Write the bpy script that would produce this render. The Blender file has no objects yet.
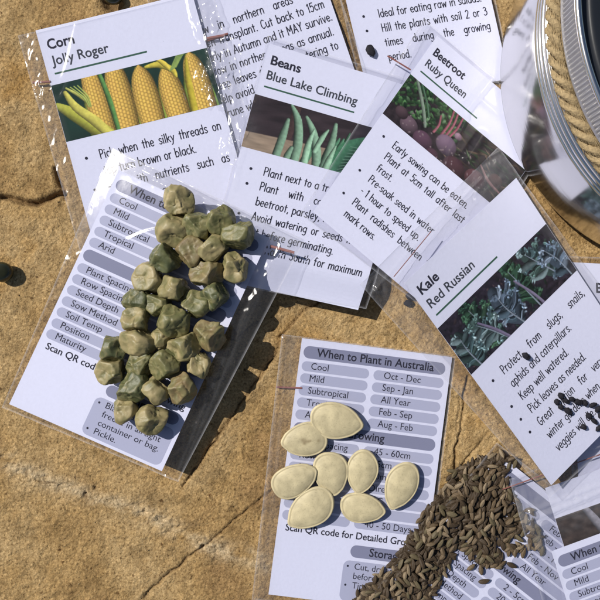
import bpy, bmesh, math, random
import numpy as np
from mathutils import Vector, noise as mnoise
random.seed(7); np.random.seed(7)
R = math.radians
SC = bpy.context.scene
COL = SC.collection
MM = 0.001
PX = 2.6            # photograph pixels per millimetre on the ground
H = 240.0           # camera height in millimetres

# ------------------------------------------------------------ camera, sky, sun, exposure
cam_data = bpy.data.cameras.new('camera'); cam = bpy.data.objects.new('camera', cam_data); COL.objects.link(cam)
cam.location = (0, 0, H*MM); cam.rotation_euler = (0, 0, 0)
cam_data.sensor_fit = 'HORIZONTAL'; cam_data.angle = 2*math.atan(300/PX/H)
cam_data.clip_start = 0.01; cam_data.clip_end = 50
SC.camera = cam
SUN_EL = R(45); SUN_DIR = Vector((-0.89*math.cos(SUN_EL), 0.456*math.cos(SUN_EL), math.sin(SUN_EL))).normalized()
world = bpy.data.worlds.new('World'); SC.world = world; world.use_nodes = True
wn = world.node_tree.nodes; bg = wn['Background']
sky = wn.new('ShaderNodeTexSky'); sky.sky_type = 'NISHITA'; sky.sun_disc = False
sky.sun_elevation = SUN_EL; sky.sun_rotation = math.atan2(SUN_DIR.x, SUN_DIR.y)
world.node_tree.links.new(sky.outputs[0], bg.inputs[0]); bg.inputs[1].default_value = 0.06
sl = bpy.data.lights.new('sun', 'SUN'); sl.energy = 4.75; sl.angle = R(0.5); sl.color = (1.0, 0.955, 0.89)
sun = bpy.data.objects.new('sun', sl); COL.objects.link(sun)
sun.rotation_euler = (-SUN_DIR).to_track_quat('-Z', 'Y').to_euler(); sun.location = SUN_DIR
SC.view_settings.view_transform = 'Standard'; SC.view_settings.look = 'None'
SC.view_settings.exposure = 0.0; SC.view_settings.gamma = 1.0
SC.cycles.transparent_max_bounces = 32
SC.cycles.max_bounces = 10

# ------------------------------------------------------------ materials
def srgb(r, g, b, k=1.0):
    f = lambda c: (c/12.92 if c <= .04045 else ((c+.055)/1.055)**2.4)
    return (f(r/255)*k, f(g/255)*k, f(b/255)*k, 1.0)
def new_mat(name):
    m = bpy.data.materials.new(name); m.use_nodes = True
    nt = m.node_tree; p = nt.nodes['Principled BSDF']
    return m, nt, p
def simple(name, col, rough=.6, metal=0.0, bump=0, bscale=500, spec=.5, var=0):
    m, nt, p = new_mat(name)
    p.inputs['Base Color'].default_value = col; p.inputs['Roughness'].default_value = rough
    p.inputs['Metallic'].default_value = metal; p.inputs['Specular IOR Level'].default_value = spec
    if bump or var:
        tc = nt.nodes.new('ShaderNodeTexCoord')
        n = nt.nodes.new('ShaderNodeTexNoise'); n.inputs['Scale'].default_value = bscale; n.inputs['Detail'].default_value = 5
        nt.links.new(tc.outputs['Object'], n.inputs['Vector'])
        if bump:
            b = nt.nodes.new('ShaderNodeBump'); b.inputs['Strength'].default_value = bump; b.inputs['Distance'].default_value = .0004
            nt.links.new(n.outputs[0], b.inputs['Height']); nt.links.new(b.outputs[0], p.inputs['Normal'])
        if var:
            mr = nt.nodes.new('ShaderNodeMix'); mr.data_type = 'RGBA'
            mr.inputs[6].default_value = tuple(c*(1-var) for c in col[:3])+(1,); mr.inputs[7].default_value = tuple(min(1, c*(1+var)) for c in col[:3])+(1,)
            nt.links.new(n.outputs[0], mr.inputs[0]); nt.links.new(mr.outputs[2], p.inputs['Base Color'])
    return m
def attr_mat(name, attr, rough=.5, bump=0, bscale=800, spec=.4):
    m, nt, p = new_mat(name)
    a = nt.nodes.new('ShaderNodeAttribute'); a.attribute_name = attr
    nt.links.new(a.outputs['Color'], p.inputs['Base Color'])
    p.inputs['Roughness'].default_value = rough; p.inputs['Specular IOR Level'].default_value = spec
    if bump:
        tc = nt.nodes.new('ShaderNodeTexCoord'); n = nt.nodes.new('ShaderNodeTexNoise')
        n.inputs['Scale'].default_value = bscale; n.inputs['Detail'].default_value = 4
        nt.links.new(tc.outputs['Object'], n.inputs['Vector'])
        b = nt.nodes.new('ShaderNodeBump'); b.inputs['Strength'].default_value = bump; b.inputs['Distance'].default_value = .0003
        nt.links.new(n.outputs[0], b.inputs['Height']); nt.links.new(b.outputs[0], p.inputs['Normal'])
    return m

PAPER_COL = (.62, .635, .785, 1)
M_paper = simple('printed_paper', PAPER_COL, .75, bump=.12, bscale=900, spec=.15, var=.045)
M_ink = simple('dark_ink', (.026, .026, .040, 1), .85, spec=.06)
M_ink_soft = simple('charcoal_ink', (.048, .053, .068, 1), .85, spec=.06)
M_panel = simple('pale_grey_print', (.37, .385, .52, 1), .8, spec=.1)
M_band = simple('grey_print', (.205, .215, .315, 1), .8, spec=.1)
M_rule = simple('green_print', (.04, .10, .07, 1), .8, spec=.1)
M_picture = attr_mat('printed_picture', 'print', .75, spec=.1)
M_zip = simple('red_zip_plastic', (.24, .085, .07, 1), .6)

def plastic(name, haze=.07, gloss=1.0):
    m = bpy.data.materials.new(name); m.use_nodes = True; nt = m.node_tree; N = nt.nodes; L = nt.links
    for n in list(N): N.remove(n)
    out = N.new('ShaderNodeOutputMaterial')
    tr = N.new('ShaderNodeBsdfTransparent'); tr.inputs[0].default_value = (.965, .965, .97, 1)
    df = N.new('ShaderNodeBsdfDiffuse'); df.inputs[0].default_value = (.72, .72, .76, 1)
    gl = N.new('ShaderNodeBsdfGlossy'); gl.distribution = 'BECKMANN'; gl.inputs['Roughness'].default_value = .2; gl.inputs[0].default_value = (1, 1, 1, 1)
    lw = N.new('ShaderNodeLayerWeight'); lw.inputs[0].default_value = .5
    pw = N.new('ShaderNodeMath'); pw.operation = 'POWER'; pw.inputs[1].default_value = 4.5
    fr = N.new('ShaderNodeMath'); fr.operation = 'MULTIPLY_ADD'; fr.inputs[1].default_value = .9; fr.inputs[2].default_value = .032
    L.new(lw.outputs['Facing'], pw.inputs[0]); L.new(pw.outputs[0], fr.inputs[0])
    tc = N.new('ShaderNodeTexCoord'); no = N.new('ShaderNodeTexNoise'); no.inputs['Scale'].default_value = 260; no.inputs['Detail'].default_value = 3
    L.new(tc.outputs['Object'], no.inputs['Vector'])
    bp = N.new('ShaderNodeBump'); bp.inputs['Strength'].default_value = .03; bp.inputs['Distance'].default_value = .0006
    L.new(no.outputs[0], bp.inputs['Height']); L.new(bp.outputs[0], gl.inputs['Normal']); L.new(bp.outputs[0], lw.inputs['Normal'])
    at = N.new('ShaderNodeAttribute'); at.attribute_name = 'fold'
    m1 = N.new('ShaderNodeMixShader'); m2 = N.new('ShaderNodeMixShader')
    mu = N.new('ShaderNodeMath'); mu.operation = 'MULTIPLY_ADD'; mu.inputs[1].default_value = .30; mu.inputs[2].default_value = haze
    L.new(at.outputs['Fac'], mu.inputs[0]); L.new(mu.outputs[0], m1.inputs[0])
    L.new(tr.outputs[0], m1.inputs[1]); L.new(df.outputs[0], m1.inputs[2])
    mg = N.new('ShaderNodeMath'); mg.operation = 'MULTIPLY'; mg.inputs[1].default_value = gloss; L.new(fr.outputs[0], mg.inputs[0])
    L.new(mg.outputs[0], m2.inputs[0]); L.new(m1.outputs[0], m2.inputs[1]); L.new(gl.outputs[0], m2.inputs[2])
    L.new(m2.outputs[0], out.inputs[0])
    return m
M_film = plastic('clear_plastic_film', .003)

# ------------------------------------------------------------ helpers
def link_mesh(name, verts, faces, mats, parent=None, smooth=False, midx=None):
    me = bpy.data.meshes.new(name)
    me.from_pydata([tuple(v) for v in verts], [], [tuple(f) for f in faces])
    for m in (mats if isinstance(mats, (list, tuple)) else [mats]): me.materials.append(m)
    if midx is not None: me.polygons.foreach_set('material_index', np.asarray(midx, dtype=np.int32))
    if smooth: me.polygons.foreach_set('use_smooth', [True]*len(me.polygons))
    me.update()
    o = bpy.data.objects.new(name, me); COL.objects.link(o)
    if parent: o.parent = parent
    return o
def tag(o, label, cat, group=None, kind=None):
    if label: o['label'] = label
    if cat: o['category'] = cat
    if group: o['group'] = group
    if kind: o['kind'] = kind
    return o
def empty(name, loc):
    o = bpy.data.objects.new(name, None); COL.objects.link(o); o.location = loc; o.empty_display_size = .01
    return o
def at(px, py, z=0.0):
    """photo pixel + height (mm) -> world point (m)"""
    k = (H-z)/H/PX
    return ((px-300)*k*MM, (300-py)*k*MM, z*MM)

def hash2(ix, iy, seed):
    n = (ix*374761393 + iy*668265263 + seed*974634541) & 0x7fffffff
    n = ((n ^ (n >> 13))*1274126177) & 0x7fffffff
    return ((n ^ (n >> 16)) & 0xffff)/65535.0
def vnoise(x, y, seed=0):
    x = np.asarray(x, float); y = np.asarray(y, float)
    ix = np.floor(x).astype(np.int64); iy = np.floor(y).astype(np.int64)
    fx = x-ix; fy = y-iy; fx = fx*fx*(3-2*fx); fy = fy*fy*(3-2*fy)
    a = hash2(ix, iy, seed); b = hash2(ix+1, iy, seed); c = hash2(ix, iy+1, seed); d = hash2(ix+1, iy+1, seed)
    return (a+(b-a)*fx)*(1-fy)+(c+(d-c)*fx)*fy
def fbm(x, y, seed=0, octv=4):
    s = 0; a = .5; t = 0
    for o in range(octv):
        s = s+a*vnoise(np.asarray(x)*2**o+17*o, np.asarray(y)*2**o-9*o, seed+o); t += a; a *= .5
    return s/t
def seg_dist(X, Y, pts, n=1):
    D = np.full(np.shape(X), 1e9)
    for (x0, y0), (x1, y1) in zip(pts[:-1], pts[1:]):
        dx, dy = x1-x0, y1-y0; t = np.clip(((X-x0)*dx+(Y-y0)*dy)/(dx*dx+dy*dy+1e-12), 0, 1)
        D = np.minimum(D, np.hypot(X-x0-t*dx, Y-y0-t*dy))
    return D

# ------------------------------------------------------------ the sandstone ground
STEP = [(330, 296), (303, 311), (280, 338), (277, 353), (262, 374), (240, 405), (212, 446), (182, 487)]
CRACKS = [  # pixel polyline, half width px, depth mm
    (STEP, 1.0, .9),
    ([(140, 600), (152, 589), (175, 570), (192, 555), (205, 546), (222, 532), (240, 515), (256, 503), (270, 491)], 1.0, .75),
    ([(190, 525), (202, 527), (213, 526)], .8, .4),
    ([(0, 196), (12, 199), (24, 202), (36, 203), (48, 199), (56, 196), (62, 193)], 2.6, 2.2),
    ([(64, 198), (61, 188), (57, 178), (55, 168)], 2.4, 1.6),
    ([(468, 376), (464, 398), (462, 420), (457, 444), (455, 470)], 1.0, 1.0),
    ([(489, 432), (478, 446), (466, 462), (455, 474)], .9, .7),
    ([(461, 395), (458, 418), (456, 430)], .6, .5),
    ([(487, -14), (497, 10), (501, 30), (502, 60)], 2.0, 1.4),
    ([(522, -10), (519, 6), (512, 22), (504, 40)], 1.3, 1.0),
    ([(530, -10), (528, 4), (520, 18)], .8, .7),
    ([(0, 458), (8, 462), (20, 466)], .7, .4),
    ([(36, 482), (46, 484), (56, 483)], .9, .6),
    ([(330, 0), (345, 35), (358, 66)], 1.0, .9),
    ([(130, 555), (138, 550)], .6, .3), ([(144, 600), (149, 594)], 1.4, .6),
    ([(240, 335), (262, 318)], .8, .5),
]
VEIN = [(-10, 452), (12, 466), (40, 478), (62, 486), (90, 496), (118, 506), (150, 517), (180, 533), (208, 547), (238, 556), (268, 564)]
PITS = [(112, 2, 9, 3.2), (85, 496, 3, .9), (94, 488, 2, .8), (28, 473, 2.2, .5), (62, 205, 3, .5), (66, 514, 1.2, .4), (45, 516, 1.4, .5), (52, 581, 1.3, .5), (42, 555, 1.2, .4)]
def ground_z(px, py):
    """height in mm (never above 0) at a photo pixel on the ground"""
    px = np.asarray(px, float); py = np.asarray(py, float)
    z = -1.1*(1-fbm(px/70, py/70, 3, 4)) - .5*fbm(px/14, py/14, 11, 3) - .48*fbm(px/3.4, py/3.4, 23, 3) + .55
    wob = 2.0*(fbm(px/9, py/9, 41, 3)-.5)*2
    crack = np.zeros_like(px)
    for pts, w, d in CRACKS:
        xs = [p[0] for p in pts]; ys = [p[1] for p in pts]
        m = (px > min(xs)-14) & (px < max(xs)+14) & (py > min(ys)-14) & (py < max(ys)+14)
        if not m.any(): continue
        dd = seg_dist(px[m]+wob[m], py[m]+wob[m]*.7, pts)
        g = np.exp(-(dd/w)**2)*(.45+.75*fbm(px[m]/11, py[m]/11, 61, 2))
        z[m] -= 1.7*d*g; crack[m] = np.maximum(crack[m], g*min(1, d*1.1))
    # a thin layer has split off left of the step
    dd = seg_dist(px+wob, py+wob, STEP); ys = np.array([p[1] for p in STEP]); xs = np.array([p[0] for p in STEP])
    left = (px+wob) < np.interp(py, ys, xs)
    inr = (py > 300) & (py < 487)
    z -= np.where(left & inr, 1.5*np.exp(-(dd/34)**2)*np.clip((487-py)/30, 0, 1), 0)
    vein = np.exp(-(seg_dist(px+wob*2, py+wob*2, VEIN)/9.5)**2)*np.clip(3.2*fbm(px/20, py/10, 77, 4)-.85, 0, 1)
    rr = fbm(px/4.5, py/3, 91, 3)
    z -= vein*(.8*np.clip((.45-rr)*6, 0, 1)); z += vein*(.15+2.0*(fbm(px/9, py/5, 95, 4)-.42))
    pit = np.zeros_like(px)
    for x, y, r, d in PITS:
        g = np.exp(-((np.hypot(px+wob-x, py+wob-y)/r)**4)); z -= d*g; pit = np.maximum(pit, g*min(1, d))
    return z, vein, np.maximum(crack, pit*.8)
fine = np.arange(-122, 122.01, .5); outer = np.array([128, 136, 148, 165, 190, 230, 290, 380, 500.])
ax = np.concatenate([-outer[::-1], fine, outer]); n = len(ax)
GX, GY = np.meshgrid(ax, ax)
gz, gvein, gcrack = ground_z(300+GX*PX, 300-GY*PX)
co = np.stack([GX*MM, GY*MM, gz*MM], -1).reshape(-1, 3)
idx = np.arange(n*n).reshape(n, n)
fq = np.stack([idx[:-1, :-1], idx[:-1, 1:], idx[1:, 1:], idx[1:, :-1]], -1).reshape(-1, 4)
me = bpy.data.meshes.new('ground'); me.from_pydata(co.tolist(), [], fq.tolist())
me.polygons.foreach_set('use_smooth', [True]*len(me.polygons))
for nm, arr in (('vein', gvein), ('crack', gcrack)):
    a = me.attributes.new(nm, 'FLOAT', 'POINT'); a.data.foreach_set('value', arr.reshape(-1).astype(np.float32))
ground = bpy.data.objects.new('ground', me); COL.objects.link(ground)
tag(ground, 'rough ochre sandstone slab with cracks and a pale mineral vein', 'stone', kind='structure')
m, nt, p = new_mat('ochre_sandstone'); N = nt.nodes; L = nt.links
tc = N.new('ShaderNodeTexCoord')
def noise_n(scale, det=4, rough=.6):
    q = N.new('ShaderNodeTexNoise'); q.inputs['Scale'].default_value = scale; q.inputs['Detail'].default_value = det; q.inputs['Roughness'].default_value = rough
    L.new(tc.outputs['Object'], q.inputs['Vector']); return q
def ramp(src, stops):
    r = N.new('ShaderNodeValToRGB'); e = r.color_ramp.elements
    while len(e) < len(stops): e.new(.5)
    for k, (ps, c) in enumerate(stops): e[k].position = ps; e[k].color = c
    L.new(src, r.inputs[0]); return r
def mixc(fac, a, b, mode='MIX'):
    q = N.new('ShaderNodeMix'); q.data_type = 'RGBA'; q.blend_type = mode
    if isinstance(fac, float): q.inputs[0].default_value = fac
    else: L.new(fac, q.inputs[0])
    for s, v in ((6, a), (7, b)):
        if isinstance(v, tuple): q.inputs[s].default_value = v
        else: L.new(v, q.inputs[s])
    return q.outputs[2]
big = ramp(noise_n(20, 5).outputs[0], [(.30, (.29, .178, .075, 1)), (.45, (.405, .262, .108, 1)), (.57, (.47, .325, .155, 1)), (.70, (.44, .255, .080, 1))])
mid = ramp(noise_n(95, 4).outputs[0], [(.30, (.62, .60, .56, 1)), (.55, (1, 1, 1, 1)), (.75, (1.0, 1.0, 1.0, 1))])
grain = ramp(noise_n(1150, 3, .7).outputs[0], [(.30, (.34, .29, .23, 1)), (.45, (.84, .82, .78, 1)), (.58, (1.0, 1.0, 1.0, 1)), (.70, (1.5, 1.5, 1.55, 1))])
speck = ramp(noise_n(420, 2, .5).outputs[0], [(.24, (.30, .24, .18, 1)), (.33, (1, 1, 1, 1))])
c = mixc(1.0, big.outputs[0], mid.outputs[0], 'MULTIPLY'); c = mixc(1.0, c, grain.outputs[0], 'MULTIPLY'); c = mixc(1.0, c, speck.outputs[0], 'MULTIPLY')
av = N.new('ShaderNodeAttribute'); av.attribute_name = 'vein'; ac = N.new('ShaderNodeAttribute'); ac.attribute_name = 'crack'
vs = N.new('ShaderNodeMath'); vs.operation = 'MULTIPLY'; vs.inputs[1].default_value = .62; L.new(av.outputs['Fac'], vs.inputs[0])
vg = mixc(1.0, (.56, .45, .29, 1), grain.outputs[0], 'MULTIPLY')
c = mixc(vs.outputs[0], c, vg)
cs = N.new('ShaderNodeMath'); cs.operation = 'MULTIPLY'; cs.inputs[1].default_value = .8; cs.use_clamp = True; L.new(ac.outputs['Fac'], cs.inputs[0])
c = mixc(cs.outputs[0], c, (.085, .045, .018, 1))
L.new(c, p.inputs['Base Color']); p.inputs['Roughness'].default_value = .88; p.inputs['Specular IOR Level'].default_value = .25
b1 = N.new('ShaderNodeBump'); b1.inputs['Strength'].default_value = 1.0; b1.inputs['Distance'].default_value = .0007
nb = noise_n(750, 5, .65); L.new(nb.outputs[0], b1.inputs['Height'])
b2 = N.new('ShaderNodeBump'); b2.inputs['Strength'].default_value = .75; b2.inputs['Distance'].default_value = .0022
L.new(noise_n(150, 4, .55).outputs[0], b2.inputs['Height']); L.new(b2.outputs[0], b1.inputs['Normal']); L.new(b1.outputs[0], p.inputs['Normal'])
me.materials.append(m)

# ------------------------------------------------------------ lettering: a narrow hand-drawn stroke alphabet
G = {
'a':'3.5|c3,4 1.8,5 .4,3.6 .4,1.3 1.6,0 3,1.6|l3,5 3,0','b':'3.5|l.4,8 .4,0|c.4,3.5 1.6,5 3,3.6 3,1.4 1.6,0 .4,1.2',
'c':'2.9|c2.6,4.3 1.5,5 .4,3.5 .4,1.5 1.5,0 2.7,.7','d':'3.5|c3,3.6 1.7,5 .4,3.6 .4,1.4 1.6,0 3,1.4|l3,8 3,0',
'e':'3.2|c.4,2.5 2.7,2.8 2.5,4.4 1.5,5 .4,3.6 .4,1.5 1.5,0 2.8,.8','f':'2.5|c2.5,7.5 1.7,8 1,7 1,4 1,0|l.1,4.8 2.2,4.8',
'g':'3.5|c3,4 1.8,5 .4,3.6 .4,1.7 1.6,.5 3,1.7|c3,5 3,.5 2.8,-1.8 1.6,-2.6 .4,-2','h':'3.4|l.4,8 .4,0|c.4,3 1.4,4.9 2.7,4.4 2.9,3 2.9,0',
'i':'1.2|l.5,5 .5,0|d.5,7','j':'1.6|c1,5 1,-1 .8,-2.2 .1,-2.5|d1,7','k':'3.1|l.4,8 .4,0|l2.7,5 .5,2.2|l1.2,2.9 2.9,0',
'l':'1.2|l.5,8 .5,0','m':'5.2|l.4,5 .4,0|c.4,3 1.3,4.9 2.5,4.4 2.6,3 2.6,0|c2.6,3 3.5,4.9 4.6,4.4 4.7,3 4.7,0',
'n':'3.4|l.4,5 .4,0|c.4,3 1.4,4.9 2.7,4.4 2.9,3 2.9,0','o':'3.4|c1.6,5 .5,4 .4,2.5 .6,.9 1.6,0 2.7,.9 2.9,2.5 2.8,4 1.6,5',
'p':'3.5|l.4,5 .4,-2.6|c.4,3.5 1.6,5 3,3.6 3,1.4 1.6,0 .4,1.2','q':'3.5|l3,5 3,-2.6|c3,3.6 1.7,5 .4,3.6 .4,1.4 1.6,0 3,1.4',
'r':'2.5|l.4,5 .4,0|c.4,3 1.2,4.7 2.3,4.9','s':'2.8|c2.5,4.4 1.4,5 .5,4.1 1,2.9 2.1,2.1 2.5,1 1.4,0 .3,.6',
't':'2.4|l1.1,7 1.1,0|l.1,5 2.2,5','u':'3.4|c.4,5 .4,1.3 1.4,0 2.9,1.6|l2.9,5 2.9,0','v':'3|l.2,5 1.5,0 2.8,5',
'w':'4.5|l.2,5 1.2,0 2.25,4.2 3.3,0 4.3,5','x':'3|l.3,5 2.7,0|l2.7,5 .3,0','y':'3.1|l.3,5 1.6,.6|c2.9,5 1.6,.6 .9,-2 0,-2.6',
'z':'2.9|l.4,5 2.5,5 .3,0 2.6,0','A':'4|l.2,0 2,8 3.8,0|l.9,2.8 3.1,2.8','B':'3.8|l.5,0 .5,8|c.5,8 2.6,7.8 3,6.2 2.3,4.5 .5,4.4|c.5,4.4 2.8,4.2 3.4,2.3 2.6,.2 .5,0',
'C':'3.7|c3.3,7 2,8 .6,6 .5,2.2 1.8,0 3.4,1.2','D':'3.8|l.5,0 .5,8|c.5,8 2.6,7.5 3.3,4 2.6,.6 .5,0','E':'3.2|l2.8,8 .5,8 .5,0 2.9,0|l.5,4.2 2.4,4.2',
'G':'4|c3.3,7 2,8 .6,6 .5,2 1.9,0 3.3,1.2 3.4,3.4|l2,3.4 3.4,3.4','H':'4|l.5,8 .5,0|l3.4,8 3.4,0|l.5,4.2 3.4,4.2','I':'1.3|l.6,8 .6,0',
'K':'3.8|l.5,8 .5,0|l3.2,8 .6,3.6|l1.4,4.8 3.5,0','M':'5|l.5,0 .5,8 2.4,3 4.3,8 4.3,0','N':'4.2|l.5,0 .5,8 3.6,0 3.6,8',
'P':'3.6|l.5,0 .5,8|c.5,8 2.4,7.9 3.2,6.2 2.5,4.2 .5,3.8','S':'3.5|c3,7.2 1.8,8 .6,6.6 1.2,4.6 2.6,3.5 3.1,1.6 1.8,0 .4,1','Y':'3.6|l.2,8 1.8,4.2 3.4,8|l1.8,4.2 1.8,0',
'T':'3.4|l.1,8 3.3,8|l1.7,8 1.7,0','L':'3|l.5,8 .5,0 2.7,0','R':'3.7|l.5,0 .5,8|c.5,8 2.4,7.9 3.1,6.2 2.4,4.4 .5,4|l1.6,4 3.3,0','W':'5.4|l.2,8 1.4,0 2.7,6 4,0 5.2,8',
'1':'1.9|l.2,6.6 1.2,8 1.2,0','2':'3.4|c.4,6.6 1.6,8 2.9,6.4 1.8,3 .3,0|l.3,0 3.1,0','3':'3.3|c.4,7.2 1.6,8 2.8,6.5 1.4,4.5|c1.4,4.5 3,3.8 2.9,1.2 1.4,0 .2,.9',
'5':'3.3|l2.8,8 .7,8 .6,4.6|c.6,4.6 2.2,5.2 3,2.8 1.8,0 .3,.7','.':'1.2|d.5,.2',',':'1.2|l.7,.5 .3,-1.2','-':'2.2|l.3,3 1.9,3','\'':'1|l.5,8 .4,6.4',
}
def catmull(pts, n=5):
    P = [pts[0]]+pts+[pts[-1]]; out = []
    for i in range(1, len(P)-2):
        p0, p1, p2, p3 = (np.array(q, float) for q in P[i-1:i+3])
        for t in np.linspace(0, 1, n, endpoint=False):
            out.append(tuple(.5*((2*p1)+(-p0+p2)*t+(2*p0-5*p1+4*p2-p3)*t*t+(-p0+3*p1-3*p2+p3)*t**3)))
    out.append(tuple(pts[-1])); return out
def parse_glyph(s):
    parts = s.split('|'); st = []
    for q in parts[1:]:
        pts = [tuple(float(v) for v in w.split(',')) for w in q[1:].split()]
        st.append((q[0], catmull(pts) if q[0] == 'c' else pts))
    return float(parts[0]), st
GL = {k: parse_glyph(v) for k, v in G.items()}
def ribbon(pts, w):
    P = np.array(pts, float); d = np.gradient(P, axis=0); ln = np.hypot(d[:, 0], d[:, 1])[:, None]+1e-9; d = d/ln
    P = P.copy(); P[0] -= d[0]*w*.6; P[-1] += d[-1]*w*.6
    nrm = np.stack([-d[:, 1], d[:, 0]], -1)*w
    V = np.concatenate([P+nrm, P-nrm]); k = len(P)
    return V, [(i, i+k, i+k+1, i+1) for i in range(k-1)]
def hand_text(s, fit=None, gap=2.6, track=.55, weight=.42):
    """stroke lettering in glyph units -> verts, faces, width; fit stretches the word spaces (justified print)"""
    words = s.split(' ')
    def wlen(w): return sum(GL.get(ch, GL['-'])[0]+track for ch in w)
    if fit and len(words) > 1:
        gap = max(gap, (fit-sum(wlen(w) for w in words))/(len(words)-1))
    V = []; F = []; x = 0; nv = 0
    for w in words:
        for ch in w:
            adv, strokes = GL.get(ch, GL['-'])
            for kind, pts in strokes:
                if kind == 'd':
                    cx, cy = pts[0]; a = np.linspace(0, 2*math.pi, 8, endpoint=False)
                    v = np.stack([cx+.6*np.cos(a), cy+.6*np.sin(a)], -1); f = [tuple(range(8))]
                else:
                    if kind == 'l' and len(pts) > 2:   # corners: each leg its own ribbon
                        vs_, fs_ = [], []; o = 0
                        for a0, b0 in zip(pts[:-1], pts[1:]):
                            vv, ff = ribbon([a0, b0], weight); vs_.append(vv); fs_ += [tuple(i+o for i in q) for q in ff]; o += len(vv)
                        v, f = np.concatenate(vs_), fs_
                    else: v, f = ribbon(pts, weight)
                V.append(v+np.array([x, 0])); F += [tuple(i+nv for i in q) for q in f]; nv += len(v)
            x += adv+track
        x += gap
    return np.concatenate(V), F, x-gap-track
_tc = {}
def font_text(s, bold=0.0):
    key = (s, bold)
    if key in _tc: return _tc[key]
    cu = bpy.data.curves.new('type', 'FONT'); cu.body = s; cu.size = 1; cu.offset = bold; cu.resolution_u = 3
    o = bpy.data.objects.new('type', cu); COL.objects.link(o)
    dg = bpy.context.evaluated_depsgraph_get(); ev = o.evaluated_get(dg); me_ = ev.to_mesh()
    V = np.array([v.co[:2] for v in me_.vertices]); F = [tuple(q.vertices) for q in me_.polygons]
    ev.to_mesh_clear(); bpy.data.objects.remove(o); bpy.data.curves.remove(cu)
    V[:, 0] -= V[:, 0].min()
    _tc[key] = (V, F, V[:, 0].max()); return _tc[key]

# ------------------------------------------------------------ printed pictures (colour per point on the flat print)
PW, PH = 300, 116
def canvas(col): 
    c = np.zeros((PH, PW, 3)); c[:] = col; return c
PYY, PXX = np.mgrid[0:PH, 0:PW].astype(float)
def stroke(c, pts, w, col, shade=.45, soft=1.0, seed=0):
    pts = catmull(pts, 6); n_ = len(pts)
    W = np.interp(np.linspace(0, 1, n_), np.linspace(0, 1, len(w)), w) if isinstance(w, (list, tuple)) else np.full(n_, w)
    best = np.full(c.shape[:2], 1e9); side = np.zeros(c.shape[:2]); ww = np.ones(c.shape[:2])
    for i in range(n_-1):
        (x0, y0), (x1, y1) = pts[i], pts[i+1]; dx, dy = x1-x0, y1-y0; L2 = dx*dx+dy*dy+1e-9
        t = np.clip(((PXX-x0)*dx+(PYY-y0)*dy)/L2, 0, 1); ex = PXX-x0-t*dx; ey = PYY-y0-t*dy; d = np.hypot(ex, ey)/(W[i]+1e-6)
        m = d < best; best[m] = d[m]; side[m] = ((ex*(-dy)+ey*dx)/math.sqrt(L2)/(W[i]+1e-6))[m]; ww[m] = W[i]
    a = np.clip((1-best)*ww/soft+.5, 0, 1)[..., None]
    sh = (1-shade*np.clip(side, -1, 1)*.6-shade*.5*np.clip(best, 0, 1)**2)[..., None]
    tex = (1+.25*(fbm(PXX/5, PYY/5, seed+5, 3)-.5))[..., None]
    c[:] = c*(1-a)+np.array(col)*sh*tex*a
def blob(c, x, y, rx, ry, ang, col, shade=.4, soft=1.2):
    ca, sa = math.cos(ang), math.sin(ang)
    u = ((PXX-x)*ca+(PYY-y)*sa)/rx; v = (-(PXX-x)*sa+(PYY-y)*ca)/ry; r = np.hypot(u, v)
    a = np.clip((1-r)*min(rx, ry)/soft+.5, 0, 1)[..., None]
    sh = (1+shade*(-.5*((PXX-x)/rx)-.6*((PYY-y)/ry))*np.clip(1-r*.3, 0, 1)*.6-shade*.3*np.clip(r, 0, 1)**3)[..., None]
    c[:] = c*(1-a)+np.array(col)*np.clip(sh, .2, 1.6)*a
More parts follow.
